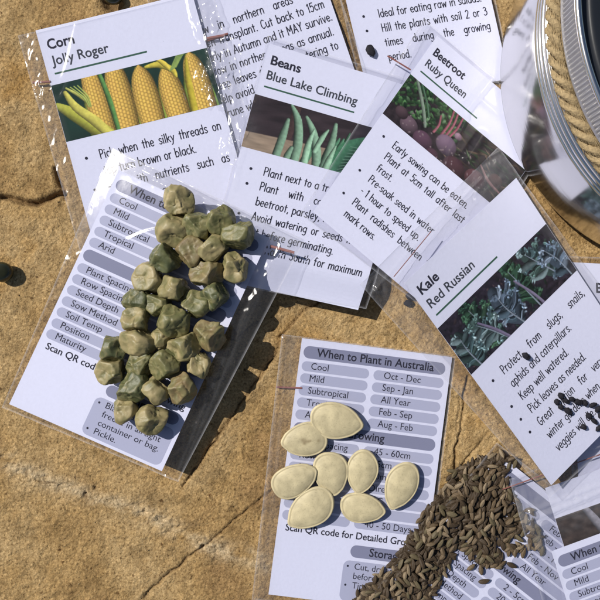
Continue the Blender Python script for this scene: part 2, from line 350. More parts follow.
def pic_corn():
    c = canvas((24, 52, 42)); c *= (.75+.5*fbm(PXX/30, PYY/40, 2, 3))[..., None]
    rnd = random.Random(3)
    cobs = [(76, -34, 76, 140, 21), (121, -22, 118, 140, 23), (167, 0, 166, 140, 23.5), (213, 14, 217, 140, 22.5), (264, -2, 268, 140, 22)]
    for x0, y0, x1, y1, w in cobs:   # husk behind
        stroke(c, [(x0-6, y0+6), (x0-w+1, (y0+y1)/2), (x1-w-2, y1)], [3, 6, 6], (150, 172, 70), .6)
        stroke(c, [(x0+8, y0+10), (x0+w-2, (y0+y1)/2), (x1+w, y1)], [3, 5, 5], (118, 150, 62), .6)
    for k, (x0, y0, x1, y1, w) in enumerate(cobs):
        t = (PYY-y0)/(y1-y0); cx = x0+(x1-x0)*t
        hw = w*np.clip(1-np.exp(-(PYY-y0)/15.0), 0, 1)*(1-.05*np.cos(t*6))
        hw = np.where(PYY < y0, 0, hw)
        q = (PXX-cx)/np.maximum(hw, 1e-3); a = np.clip((1-np.abs(q))*hw/1.3+.5, 0, 1)*(PYY > y0)
        ang = np.arcsin(np.clip(q, -1, 1)); rows = ang*3.7; jit = np.floor(rows+.5)
        ker = (np.abs(np.cos((rows)*math.pi))**.5)*(np.abs(np.cos((PYY/7.6+(jit % 2)*.5)*math.pi))**.45)
        base = np.array((244, 200, 96))*(.60+.42*ker)[..., None]
        warm = np.clip(fbm(PXX/14, PYY/20, 9+k, 3)*2-.7, 0, 1)[..., None]
        base = base*(1-warm*.25)+np.array((232, 172, 96))*(warm*.25)*(.7+.3*ker)[..., None]
        base *= (1.06-.5*np.abs(q)**3-.16*q)[..., None]
        c[:] = c*(1-a[..., None])+base*a[..., None]
    stroke(c, [(2, 42), (28, 66), (60, 100), (88, 130)], [6, 13, 16, 12], (186, 186, 74), .55)
    stroke(c, [(22, 20), (34, 52), (62, 88), (84, 124)], [4, 8, 10, 8], (214, 204, 96), .5)
    stroke(c, [(26, 12), (48, 34), (58, 50)], [2, 4, 2], (196, 196, 100), .5)
    for dx in (0, 7, 14): stroke(c, [(34+dx, 12), (52+dx*.6, 36), (58+dx*.3, 58)], [1.2, 1.6, 1], (176, 190, 96), .4)
    stroke(c, [(180, 8), (206, 10), (226, 26), (230, 40)], [3, 7, 5, 2], (214, 196, 76), .5)
    stroke(c, [(204, -2), (214, 10), (222, 24)], [3, 5, 3], (230, 206, 84), .5)
    for q in range(5): stroke(c, [(222+q*3, 26-q), (238+q*3, 4), (246+q*4, -6)], [1.4, 1, .7], (150, 174, 92), .3)
    stroke(c, [(92, -4), (98, 50), (100, 118)], [4, 5, 4], (94, 142, 74), .6)
    stroke(c, [(256, 10), (250, 50), (246, 116)], [2, 6, 7], (196, 178, 60), .5)
    return c
def pic_beans():
    global PXX
    c = canvas((56, 46, 48)); c *= (.65+.7*fbm(PXX/60, PYY/12+PXX/90, 7, 4))[..., None]
    stroke(c, [(84, -4), (78, 84)], [7, 9], (76, 58, 54), .2)
    tb = np.clip((PYY-80+PXX*.06)/2, 0, 1)[..., None]*np.clip((196-PXX)/3, 0, 1)[..., None]
    c[:] = c*(1-tb)+np.array((158, 138, 116))*(.85+.3*fbm(PXX/30, PYY/6, 12, 3))[..., None]*tb
    keep = PXX; PXX = (PXX-72)/.9+128
    rnd = random.Random(5); gcol = lambda: tuple(np.array((146, 182, 150))*rnd.uniform(.85, 1.12))
    stroke(c, [(192, 70), (186, 96), (178, 130)], [6, 9, 8], (86, 128, 96), .6)
    for k in range(8):
        x = 232+k*9; stroke(c, [(x, 26+rnd.uniform(0, 22)), (x-6, 70), (x-16-k, 130)], [2, 7, 7], tuple(np.array((84, 130, 98))*rnd.uniform(.75, 1.1)), .7, seed=k)
    stroke(c, [(246, 128), (262, 70), (292, 34)], [8, 20, 6], (66, 116, 84), .6)
    for k in range(9): stroke(c, [(252+k*2, 118-k*8), (268+k*3, 108-k*7), (286+k, 96-k*6)], [.8, 1.2, .6], (110, 152, 124), .3)
    for pts, w in (([(128, 34), (126, 70), (122, 124)], [4, 8.5, 9]), ([(128, 2), (148, 30), (160, 76), (162, 130)], [3, 8.5, 10, 9]),
                   ([(164, 18), (184, 44), (202, 84), (212, 130)], [3.5, 8, 10, 9]), ([(186, 40), (182, 76), (184, 128)], [2, 7, 8]),
                   ([(214, 32), (206, 52), (198, 84)], [2, 6, 5]), ([(226, 16), (228, 56), (222, 128)], [4, 7.5, 8]), ([(238, 62), (232, 96), (228, 130)], [2, 7, 8]), ([(150, 90), (146, 108), (144, 128)], [4, 7, 7])):
        stroke(c, pts, w, gcol(), .7, seed=int(pts[0][0]))
    PXX = keep
    return c
def pic_beet():
    c = canvas((46, 38, 40)); c *= (.5+fbm(PXX/9, PYY/9, 21, 4))[..., None]
    rnd = random.Random(11)
    for k in range(260):
        x = rnd.uniform(-5, 150); y = rnd.uniform(-6, 78-x*.12)
        g = np.array(rnd.choice([(58, 96, 52), (84, 124, 74), (42, 72, 44), (112, 146, 104), (66, 88, 60)]))*rnd.uniform(.6, 1.1)
        blob(c, x, y, rnd.uniform(3, 9), rnd.uniform(2, 5), rnd.uniform(0, 3.1), tuple(g), .6)
    for k in range(120):
        x = rnd.uniform(150, 300); y = rnd.uniform(-6, 100)
        g = np.array(rnd.choice([(52, 66, 46), (70, 84, 58), (58, 46, 40), (92, 76, 62)]))*rnd.uniform(.6, 1.1)
        blob(c, x, y, rnd.uniform(6, 22), rnd.uniform(1, 2.5), rnd.uniform(-.6, .9), tuple(g), .5)
    stroke(c, [(14, -4), (44, 26), (66, 50), (84, 74)], [3, 4, 4, 3], (128, 142, 124), .5)
    stroke(c, [(30, 0), (62, 30), (80, 52)], [2, 2.5, 2], (78, 108, 82), .5)
    for a0, a1 in (((112, -6), (120, 64)), ((122, -6), (128, 62)), ((136, -4), (134, 64)), ((98, 30), (104, 70))):
        stroke(c, [a0, ((a0[0]+a1[0])/2+4, (a0[1]+a1[1])/2), a1], [2, 2.6, 3], (160, 92, 104), .5)
    for x, y, r, cc in ((56, 96, 21, (104, 84, 92)), (96, 104, 23, (92, 66, 80)), (140, 76, 24, (118, 96, 112)), (30, 84, 15, (80, 62, 66)), (178, 106, 26, (74, 48, 54)), (226, 96, 24, (88, 56, 60)), (128, 116, 16, (76, 52, 62)), (262, 66, 16, (84, 60, 54)), (150, 42, 9, (150, 120, 132))):
        blob(c, x, y, r, r*.88, .3, cc, .8)
    for k in range(40):
        x = rnd.uniform(40, 260); y = rnd.uniform(60, 116); blob(c, x, y, rnd.uniform(1, 4), rnd.uniform(1, 2), rnd.uniform(0, 3), (134, 116, 118), .3)
    stroke(c, [(220, 60), (250, 78), (284, 84)], [2, 4, 2], (140, 108, 104), .5)
    return c
def pic_kale():
    c = canvas((44, 38, 46)); c *= (.5+fbm(PXX/7, PYY/7, 31, 4))[..., None]
    rnd = random.Random(17)
    for k in range(160):
        g = np.array(rnd.choice([(60, 52, 58), (40, 46, 44), (74, 60, 62), (48, 66, 54)]))*rnd.uniform(.6, 1.1)
        blob(c, rnd.uniform(0, 300), rnd.uniform(0, 116), rnd.uniform(2, 7), rnd.uniform(1, 3), rnd.uniform(0, 3), tuple(g), .5)
    def frond(x0, y0, x1, y1, w, cols, nl=12):
        dx, dy = x1-x0, y1-y0; Ln = math.hypot(dx, dy); nx, ny = -dy/Ln, dx/Ln; bend = rnd.uniform(-6, 6)
        c0 = np.array(cols[0])
        stroke(c, [(x0+dx*.15, y0+dy*.15), (x0+dx*.5+nx*bend, y0+dy*.5+ny*bend), (x1, y1)], [w*.25, w*.55, w*.2], tuple(c0*.55), .5, seed=int(w))
        for k in range(nl*2):
            t = .1+.9*rnd.random(); prof = math.sin(min(1, t*1.08)*math.pi*.86+.25); s = rnd.choice((-1, 1)); ln = w*prof*rnd.uniform(.45, 1.15)
            bx, by = x0+dx*t, y0+dy*t; lean = rnd.uniform(.1, .8); ex, ey = bx+s*nx*ln+dx/Ln*ln*lean, by+s*ny*ln+dy/Ln*ln*lean
            cc = np.array(rnd.choice(cols)); cv = rnd.uniform(-5, 5)
            stroke(c, [(bx, by), ((bx+ex)/2+dx/Ln*cv, (by+ey)/2+dy/Ln*cv), (ex, ey)], [2, rnd.uniform(4, 8), rnd.uniform(3, 6)], tuple(cc*rnd.uniform(.45, .95)), .7, seed=k)
            for q in range(7):   # frilled margin
                an = rnd.uniform(-2.2, 2.2)+math.atan2(ey-by, ex-bx); rr = rnd.uniform(2, 7)
                blob(c, ex+rr*math.cos(an), ey+rr*math.sin(an), rnd.uniform(1.6, 4.6), rnd.uniform(1, 2.2), rnd.uniform(0, 3), tuple(cc*rnd.uniform(.6, 1.5)), .8)
            if rnd.random() < .4: stroke(c, [(bx, by), ((bx+ex)/2+dx/Ln*cv, (by+ey)/2+dy/Ln*cv), (ex, ey)], [.9, .6, .3], tuple(cc*1.25), .2)
        stroke(c, [(x0, y0), (x0+dx*.5+nx*bend, y0+dy*.5+ny*bend), (x0+dx*.9, y0+dy*.9)], [1.7, 1.2, .4], (138, 148, 158), .3)
    G1 = [(96, 124, 116), (120, 146, 146), (84, 108, 110), (142, 164, 164)]; G2 = [(66, 102, 76), (86, 122, 92), (54, 84, 66)]; G3 = [(112, 130, 148), (146, 162, 178), (92, 112, 124)]
    frond(96, 112, 66, 8, 40, G2, 11); frond(30, 120, 22, 40, 34, G1, 10); frond(196, 114, 176, 6, 36, G2, 10)
    frond(150, 118, 128, 26, 42, G3, 13); frond(106, 116, 60, 44, 36, G1, 10); frond(268, 100, 222, 8, 36, G1, 12); frond(286, 112, 262, 30, 30, G3, 11)
    stroke(c, [(70, 50), (92, 84), (110, 120)], [2, 3, 3], (122, 112, 136), .3); stroke(c, [(178, 40), (196, 84), (206, 120)], [2, 3, 3], (128, 118, 140), .3)
    return c

# ------------------------------------------------------------ seed packets
PACKETS = []
class Packet: pass
def bil(c, u, v):
    u = np.asarray(u, float)[..., None]; v = np.asarray(v, float)[..., None]
    return (c[0]*(1-u)+c[1]*u)*(1-v)+(c[3]*(1-u)+c[2]*u)*v
def inv_bil(c, p):
    uv = np.array([.5, .5])
    for _ in range(12):
        f = bil(c, uv[0], uv[1])-p; e = 1e-5
        J = np.stack([(bil(c, uv[0]+e, uv[1])-bil(c, uv[0], uv[1]))/e, (bil(c, uv[0], uv[1]+e)-bil(c, uv[0], uv[1]))/e], -1)
        uv = uv-np.linalg.solve(J, f)
    return uv
def glint_height(p, wd):
    """height (mm) of a soft fold whose sunny flank mirrors the sun up to about where one stands"""
    v = Vector(((300-p[0])/PX, (p[1]-300)/PX, H)).normalized(); h = (v+SUN_DIR).normalized()
    return math.hypot(h.x, h.y)/h.z*wd/PX/.86*1.08
LU, LV = 100.0, 160.0
def make_packet(label, corners, zs, zf=None, sleeve=None, sleeve_up=.45, ridges=(), zips=(), crumple=None, back=False, seed=1, cloud=.25, veil=()):
    """corners: photo pixels TL TR BR BL of the printed card; zs: their heights in mm"""
    P = Packet(); P.px = np.array(corners, float)
    P.w = np.array([[c/MM for c in at(x, y, z)] for (x, y), z in zip(corners, zs)])
    bow = .25+.2*((seed*37) % 5)/4
    P.zf = zf or (lambda u, v: bow*(np.sin(np.clip(v, 0, 1)*math.pi*1.0+seed)**2*.6+.5*np.abs(2*np.clip(u, 0, 1)-1)**2))
    def pos(u, v, off=0.0):
        q = bil(P.w, u, v).copy(); q[..., 2] += P.zf(np.asarray(u, float), np.asarray(v, float))+off; return q
    P.pos = pos
    base = pos(np.array(.5), np.array(.5))
    root = empty('seed_packet', (base[0]*MM, base[1]*MM, 0)); tag(root, label, 'seed packet', 'clear zip bags of printed seed cards')
    P.root = root; P.org = np.array([base[0], base[1], 0])
    loc = lambda q: (np.asarray(q)-P.org)*MM
    P.loc = loc
    # card
    nu, nv = 40, 64
    U, V = np.meshgrid(np.linspace(0, 1, nu+1), np.linspace(0, 1, nv+1)); top = loc(pos(U, V)).reshape(-1, 3); bot = loc(pos(U, V, -.18)).reshape(-1, 3)
    I = np.arange((nu+1)*(nv+1)).reshape(nv+1, nu+1); n_ = I.size
    F = np.stack([I[:-1, :-1], I[1:, :-1], I[1:, 1:], I[:-1, 1:]], -1).reshape(-1, 4).tolist()
    F += np.stack([I[:-1, :-1], I[:-1, 1:], I[1:, 1:], I[1:, :-1]], -1).reshape(-1, 4).__add__(n_).tolist()
    for line, flip in ((I[0], 0), (I[-1], 1), (I[:, 0], 1), (I[:, -1], 0)):
        for a, b in zip(line[:-1], line[1:]):
            F.append((a, b, b+n_, a+n_) if not flip else (b, a, a+n_, b+n_))
    P.card = link_mesh('card', np.concatenate([top, bot]), F, M_paper, root)
    # film sleeve
    if sleeve:
        suv = np.array([inv_bil(P.px, np.array(q, float)) for q in sleeve]); P.suv = suv
        wpx = math.hypot(*(np.array(sleeve[1])-sleeve[0])); hpx = math.hypot(*(np.array(sleeve[3])-sleeve[0]))
        su, sv = int(wpx/1.25), int(hpx/1.25)
        S, T = np.meshgrid(np.linspace(0, 1, su+1), np.linspace(0, 1, sv+1))
        uv = bil(suv, S, T); q = pos(uv[..., 0], uv[..., 1]); xpx = bil(P.px, uv[..., 0], uv[..., 1])
        X, Y = xpx[..., 0], xpx[..., 1]
        edge = np.minimum(np.minimum(S, 1-S)*wpx, np.minimum(T, 1-T)*hpx)   # px to the sleeve rim
        incard = np.clip(np.minimum(np.minimum(uv[..., 0], 1-uv[..., 0])*160, np.minimum(uv[..., 1], 1-uv[..., 1])*255)/10+.5, 0, 1)
        loose = (1-incard)
        off = sleeve_up+.20*(fbm(X/34, Y/34, seed, 2)-.3)+(.012+.02*loose)*fbm(X/8, Y/8, seed+3, 2)
        rid = np.abs(fbm(X/16, Y/26, seed+9, 3)-.5)
        off = off+loose*(.9*np.clip(.16-rid, 0, 1)*4*.55)
        fold = np.zeros_like(off)
        if crumple:
            for (cx, cy, rx, amp) in crumple:
                g = np.exp(-((X-cx)**2+(Y-cy)**2)/rx**2)
                off = off+g*amp*(.3+2.2*np.abs(fbm(X/9, Y/13, seed+31, 3)-.5)*2); fold = fold+cloud*g*fbm(X/12, Y/5, seed+55, 3)*1.6
        for pts, hw, am in veil:
            fold = np.maximum(fold, am*np.clip(1.3-seg_dist(X, Y, list(pts))/hw, 0, 1)**.6*(.55+.9*fbm(X/18, Y/5, seed+60, 3)))
        for pts, wd, ht in ridges:   # creases in the film, pixel paths
            cp = catmull([tuple(t) for t in pts], 5); d = seg_dist(X, Y, cp)
            if ht is None: ht = glint_height(cp[len(cp)//2], wd)
            off = off+ht*np.exp(-(d/wd)**2); fold = np.maximum(fold, .07*np.exp(-(d/wd)**2))
        off = off+.09*np.exp(-(edge/1.6)**2)*(.3+1.2*fbm(X/16, Y/16, seed+70, 2)); fold = np.maximum(fold, .8*np.exp(-(edge/1.3)**2))
        q[..., 2] += off; q[..., 2] = np.maximum(q[..., 2], .22+.1*fbm(X/8, Y/8, seed+90, 2))
        lo = pos(uv[..., 0], uv[..., 1], -.32-.0*loose); lo[..., 2] = np.maximum(np.minimum(lo[..., 2], q[..., 2]-.1), .08)
        A = loc(q).reshape(-1, 3); B = loc(lo)[::4, ::4]
        I = np.arange((su+1)*(sv+1)).reshape(sv+1, su+1); n1 = I.size
        F = np.stack([I[:-1, :-1], I[1:, :-1], I[1:, 1:], I[:-1, 1:]], -1).reshape(-1, 4).tolist()
        J = np.arange(B.shape[0]*B.shape[1]).reshape(B.shape[:2])+n1
        F += np.stack([J[:-1, :-1], J[:-1, 1:], J[1:, 1:], J[1:, :-1]], -1).reshape(-1, 4).tolist()
        o = link_mesh('sleeve', np.concatenate([A, B.reshape(-1, 3)]), F, M_film, root, smooth=True)
        a = o.data.attributes.new('fold', 'FLOAT', 'POINT'); a.data.foreach_set('value', np.concatenate([fold.reshape(-1), np.zeros(J.size)]).astype(np.float32))
        P.sleeve = o
        for (x0, y0), (x1, y1), wz in zips:   # the red zip closure
            a0 = inv_bil(P.px, np.array((x0, y0), float)); a1 = inv_bil(P.px, np.array((x1, y1), float)); k = 24
            tt = np.linspace(0, 1, k); uu = a0[0]+(a1[0]-a0[0])*tt; vv = a0[1]+(a1[1]-a0[1])*tt
            c0 = pos(uu, vv, .1); dirv = c0[-1]-c0[0]; dirv /= np.linalg.norm(dirv); pr = np.array([-dirv[1], dirv[0], 0])
            c0[:, 2] = np.maximum(c0[:, 2], .5)
            rows = [c0+pr*wz*s+np.array([0, 0, h]) for s, h in ((-.5, -.12), (-.5, .1), (0, .2), (.5, .1), (.5, -.12))]
            VV = loc(np.concatenate(rows)); FF = [(r*k+i, r*k+i+1, (r+1)*k+i+1, (r+1)*k+i) for r in range(4) for i in range(k-1)]
            link_mesh('zip_line', VV, FF, M_zip, o, smooth=True)
    P.letter = [[], [], 0, []]; P.notes = [[], [], 0, []]; P.panels = [[], [], 0, []]
    PACKETS.append(P); return P
def put(store, P, V2, F, off, mi):
    """V2 in card units (u 0..100 right, v 0..160 down) laid onto the card"""
    q = P.loc(P.pos(V2[:, 0]/LU, V2[:, 1]/LV, off))
    store[0].append(q); store[1] += [tuple(i+store[2] for i in f) for f in F]; store[2] += len(q); store[3] += [mi]*len(F)
def finish(P):
    for nm, st, mats in (('lettering', P.letter, [M_ink, M_ink_soft]), ('notes_lettering', P.notes, [M_ink]), ('printed_panel', P.panels, [M_panel, M_band, M_rule])):
        if st[2]: link_mesh(nm, np.concatenate(st[0]), st[1], mats, P.card, midx=st[3])
def write(P, s, u, v, size, bold=0., mi=0, xs=1.0, width=None):
    V, F, w = font_text(s, bold); k = size*xs if width is None else width/w
    V2 = np.stack([u+V[:, 0]*k, v-V[:, 1]*size], -1); put(P.letter, P, V2, F, .07, mi); return w*k
def hand(P, s, u, v, cap=5.6, xs=1.04, fit=None, gap=2.6):
    k = cap/8.0; V, F, w = hand_text(s, None if fit is None else fit/(k*xs), gap)
    V2 = np.stack([u+V[:, 0]*k*xs, v-V[:, 1]*k], -1); put(P.notes, P, V2, F, .07, 0)
def bullet(P, u, v, r=.95):
    a = np.linspace(0, 2*math.pi, 12, endpoint=False); put(P.notes, P, np.stack([u+r*np.cos(a), v+r*np.sin(a)], -1), [tuple(range(12))], .07, 0)
def pill(P, u0, v0, u1, v1, r=None, mi=0, off=.035):
    h = v1-v0; r = h/2 if r is None else r; nx = max(8, int((u1-u0)/2.0))
    us = np.concatenate([u0+r*(1-np.cos(np.linspace(0, math.pi/2, 7))), np.linspace(u0+r, u1-r, nx)[1:-1], u1-r+r*np.sin(np.linspace(0, math.pi/2, 7))])
    e = np.minimum(us-u0, u1-us); ins = np.where(e < r, r-np.sqrt(np.maximum(0, r*r-(r-e)**2)), 0)
    ny = max(2, int(h/3)); V = []
    for j in range(ny+1): V += [(u, v0+i_+(h-2*i_)*j/ny) for u, i_ in zip(us, ins)]
    k = len(us); F = [(j*k+i, (j+1)*k+i, (j+1)*k+i+1, j*k+i+1) for j in range(ny) for i in range(k-1)]
    put(P.panels, P, np.array(V), F, off, mi)
def picture(P, img, v0=35.4, v1=71.5):
    ys = np.linspace(v0, v1, PH); xs = np.linspace(0.15, 99.85, PW); U, V = np.meshgrid(xs, ys)
    q = P.loc(P.pos(U/LU, V/LV, .035)).reshape(-1, 3); I = np.arange(PH*PW).reshape(PH, PW)
    F = np.stack([I[:-1, :-1], I[1:, :-1], I[1:, 1:], I[:-1, 1:]], -1).reshape(-1, 4)
    o = link_mesh('picture', q, F, M_picture, P.card)
    c = np.clip(img/255, 0, 1); lin = np.where(c <= .04045, c/12.92, ((c+.055)/1.055)**2.4).reshape(-1, 3)*np.array([.78, .80, .86])
    a = o.data.color_attributes.new('print', 'FLOAT_COLOR', 'POINT'); a.data.foreach_set('color', np.concatenate([lin, np.ones((len(lin), 1))], 1).reshape(-1).astype(np.float32))
def front(P, name, variety, img, lines, rule=60, vw=None, nw=None):
    """lines: (bullet?, text, justified?)"""
    write(P, name, 4.6, 13.2, 8.8, .022, 0, width=nw); write(P, variety, 4.4, 23.5, 8.6, .012, 1, width=vw)
    pill(P, 4.4, 28.2, 4.4+rule, 29.3, r=.3, mi=2)
    if img is not None: picture(P, img)
    body(P, lines, 86.5)
def body(P, lines, v, dv=10.2, u=18.0, cap=5.6, right=95.5):
    for b, s, just in lines:
        if b: bullet(P, 9.5, v-2.3)
        if s: hand(P, s, u, v, cap, fit=(right-u) if just == 1 else None, gap=just if just > 1 else 2.6)
        v += dv
def back(P, right, storage, title='When to Plant in Australia'):
    S = LV/171.0
    def row(v0, l, r):
        pill(P, 2.2, v0*S, 47, (v0+6.6)*S); pill(P, 50, v0*S, 96.5, (v0+6.6)*S)
        if l: write(P, l, 8.5, (v0+5.0)*S, 6.0)
        if r: write(P, r, 57, (v0+5.0)*S, 6.0)
    def band(v0, s, u=50, u0=2.2, u1=96.5):
        pill(P, u0, v0*S, u1, (v0+8.2)*S, mi=1)
        if s:
            V, F, w = font_text(s, .014); write(P, s, u-w*7.2/2, (v0+6.3)*S, 7.2, .014)
    band(4.6, title)
    for k, l in enumerate(('Cool', 'Mild', 'Subtropical', 'Tropical', 'Arid')): row(14.8+8.05*k, l, right[k])
    band(55.4, 'Growing')
    for k, l in enumerate(('Plant Spacing', 'Row Spacing', 'Seed Depth', 'Sow Method', 'Soil Temp', 'Position', 'Maturity')): row(65.6+8.05*k, l, right[5+k])
    write(P, 'Scan QR code for Detailed Growing', 5.5, 127.5*S, 6.2, .012)
    band(131.5, 'Storage', 73.5, 50)
    pill(P, 46.5, 142*S, 97.5, 169*S, r=4)
    v = 147.5
    for b, s in storage:
        if b: bullet(P, 49.5, (v-1.8)*S, .7)
        write(P, s, 54, v*S, 5.7); v += 6.3

LAB = 'clear zip bag '
EMPTY12 = [None]*12
# behind: two packets showing growing notes
p2 = make_packet('packet of growing notes about transplanting, tucked between the corn and bean packets',
    [(140, -62), (291, -114), (374, 127), (223, 179)], [.7, .7, .6, .6], seed=12,
    sleeve=[(120, -70), (298, -126), (384, 128), (221, 190)], zips=[((205, 42), (228, 34), .9)],
    crumple=[(222, 60, 22, 1.4), (228, 95, 22, 1.4), (236, 140, 18, 1.2)],
    ridges=[([(206, 30), (214, 70), (226, 110), (238, 150)], 2.2, None), ([(222, 0), (219, 34), (229, 80), (240, 120)], 2.0, None), ([(214, 0), (213, 40), (222, 84)], 1.8, None)])
body(p2, [(0, '', 0), (0, 'Sow in northern areas start', 1), (0, 'then transplant. Cut back to 15cm', 1), (0, 'early in Autumn and it MAY survive.', 0), (0, 'Grow in northern areas as annual.', 1), (0, 'Keep leaves dry when watering to', 1), (0, 'help avoid mildew.', 0), (0, 'Prune when young.', 0)], 61, u=13, dv=9.1, cap=5.5)
finish(p2)
p3 = make_packet('packet of notes reading Ideal for eating raw, with one black seed on it',
    [(317, -122), (459, -141), (509, 79), (370, 103)], [.7, .7, .6, .7], seed=15,
    sleeve=[(308, -134), (464, -150), (511, 80), (366, 112)])
body(p3, [(1, 'Ideal for eating raw in salads.', 0), (1, 'Hill the plants with soil 2 or 3', 1), (0, 'times during the growing', 1), (0, 'period.', 0)], 102.5, dv=10.3, u=20, cap=5.7)
finish(p3)
p11 = make_packet('mostly hidden packet at the right edge, under the kale packet below the tin',
    [(567, 262), (727, 270), (714, 522), (580, 514)], [.6, .6, .6, .6], seed=19, sleeve=[(560, 256), (732, 262), (720, 530), (574, 522)])
write(p11, 'Basil', 17.5, 18.5, 8.8, .022); finish(p11)
# corn
p1 = make_packet('packet headed Corn with a picture of five yellow cobs',
    [(36, 31), (192, -7), (261, 242), (104, 280)], [.8, 2.0, 2.4, 1.0], seed=2, veil=[([(28, 36), (56, 140), (80, 240)], 12, .13), ([(203, 0), (226, 80), (246, 170)], 11, .2)],
    sleeve=[(19, 37), (212, -10), (282, 240), (92, 290)], zips=[((33, 83), (51, 82), .8), ((207, 39), (224, 36), 1.0)],
    crumple=[(212, 20, 16, 1.5), (220, 70, 18, 1.5), (236, 150, 16, 1.4), (40, 90, 14, .8)],
    ridges=[([(78, 26), (74, 42), (67, 70), (59, 86), (48, 93), (40, 100)], 2.8, None), ([(40, 100), (52, 102), (61, 98), (68, 82), (77, 46)], 2.2, None),
            ([(38, 40), (33, 56), (31, 66)], 2.2, None), ([(57, 100), (53, 112), (52, 122)], 2.2, None), ([(188, -4), (190, 8), (196, 30), (204, 48)], 2.2, None), ([(214, 60), (226, 100), (238, 148)], 1.8, None), ([(222, 52), (232, 90), (240, 130)], 1.8, None)])
front(p1, 'Corn', 'Jolly Roger', pic_corn(), [(1, 'Pick when the silky threads on', 1), (0, 'top turn brown or black.', 0), (1, 'Feed with nutrients such as', 1), (0, 'seaweed extract.', 0), (1, 'Plant in a block.', 0)], rule=59, nw=17, vw=36.5)
finish(p1)
# beans
p4 = make_packet('packet headed Beans with a picture of green climbing beans',
    [(268, 43), (424, 91), (358, 310), (207, 277)], [2.7, 1.9, 8.5, 8.4], seed=5, zf=lambda u, v: 3.0*np.exp(-((v-.86)/.09)**2),
    sleeve=[(268, 36), (434, 88), (366, 309), (202, 280)], ridges=[([(270, 38), (350, 64), (404, 80)], 1.3, .5), ([(254, 98), (244, 128), (239, 148)], 2.4, None), ([(244, 150), (238, 168), (234, 190)], 2.2, None)],
    crumple=[(240, 128, 14, 1.0), (248, 100, 10, .8)])
front(p4, 'Beans', 'Blue Lake Climbing', pic_beans(), [(1, 'Plant next to a trellis', 0), (1, 'Plant with carrots,', 9), (0, 'beetroot, parsley, lettuce.', 0), (1, 'Avoid watering or seeds may', 3.5), (0, 'rot before germinating.', 0), (1, 'Grow North South for maximum', 3), (0, '', 0)], rule=58, nw=19, vw=58)
finish(p4)
# beetroot
p5 = make_packet('packet headed Beetroot with a picture of dark red roots and leaves',
    [(437, 36), (552, 133), (428, 309), (313, 212)], [2.6, .8, 11.5, 9.2], seed=8,
    sleeve=[(424, 20), (556, 132), (436, 318), (300, 214)], zips=[((387, 57), (410, 71), .5)],
    ridges=[([(466, 118), (458, 134), (448, 152), (443, 168)], 2.2, None), ([(492, 78), (476, 98), (462, 116)], 3.6, None), ([(480, 138), (470, 154), (464, 160)], 4.5, None), ([(310, 206), (345, 235), (376, 262)], 1.2, .5), ([(424, 22), (400, 58), (372, 100)], 1.4, .5), ([(474, 96), (497, 116)], 3, .4)])
front(p5, 'Beetroot', 'Ruby Queen', pic_beet(), [(1, 'Early sowing can be eaten.', 2.8), (0, 'Plant at 5cm tall after last', 3.4), (0, 'frost.', 0), (1, 'Pre-soak seed in water', 2.8), (0, '- 1 hour to speed up.', 2.8), (1, 'Plant radishes between to', 5), (0, 'mark rows.', 0)], rule=49, nw=26, vw=34)
finish(p5)
# pumpkin card
p8 = make_packet('back of a flat packet with planting months under eight cream pumpkin seeds',
    [(302, 338), (452, 357), (418.5, 613), (268.5, 594)], [.7]*4, seed=21, veil=[([(290, 338), (276, 440), (258, 596)], 14, .15)],
    sleeve=[(282, 334), (455, 356), (422, 620), (252, 598)], zips=[((276, 387), (302, 388), .7)], ridges=[([(284, 338), (278, 400), (270, 480), (262, 540), (268, 570)], 1.6, .5), ([(288, 345), (282, 420), (275, 500)], 1.3, .4)])
back(p8, ['Oct - Dec', 'Sep - Jan', 'All Year', 'Feb - Sep', 'Aug - Feb', '45 - 60cm', '75cm', '20mm', 'Direct', '20C', '', '40 - 50 Days'], [(1, 'Cut, dry and store'), (0, 'before frost.'), (1, 'Tip: keep cool.')])
finish(p8)
# packet under the brown seed heap
p9 = make_packet('back of a packet turned diagonally, half covered by a heap of brown seeds',
    [(499, 454), (618, 548), (463, 744), (344, 650)], [1.7, 1.6, 1.6, 1.6], seed=24, sleeve=[(496, 442), (632, 548), (470, 752), (326, 648)],
    ridges=[([(448, 500), (412, 540), (376, 588)], 1.4, .5)], crumple=[(512, 488, 9, .5)])
back(p9, ['Feb - Apr', 'Feb - May', 'Feb - Nov', 'Feb - Nov', 'All Year', '2 - 5cm', '20cm', '5mm', 'Direct', '', '', '60 Days'], [(1, 'Pull, dry and'), (0, 'store cool.')], title='')
finish(p9)
# guessed packet under the bag mouth; its dark brown picture fills a blurred patch
def pic_dark_brown():
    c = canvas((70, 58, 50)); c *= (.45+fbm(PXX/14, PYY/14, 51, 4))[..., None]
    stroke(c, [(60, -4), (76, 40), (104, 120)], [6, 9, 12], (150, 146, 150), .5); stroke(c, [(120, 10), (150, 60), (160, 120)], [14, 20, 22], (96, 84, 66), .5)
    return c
p12 = make_packet('guessed packet with a dark brown picture under the folded bag mouth',
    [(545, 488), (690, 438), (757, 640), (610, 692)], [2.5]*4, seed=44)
picture(p12, pic_dark_brown(), 24, 60); finish(p12)
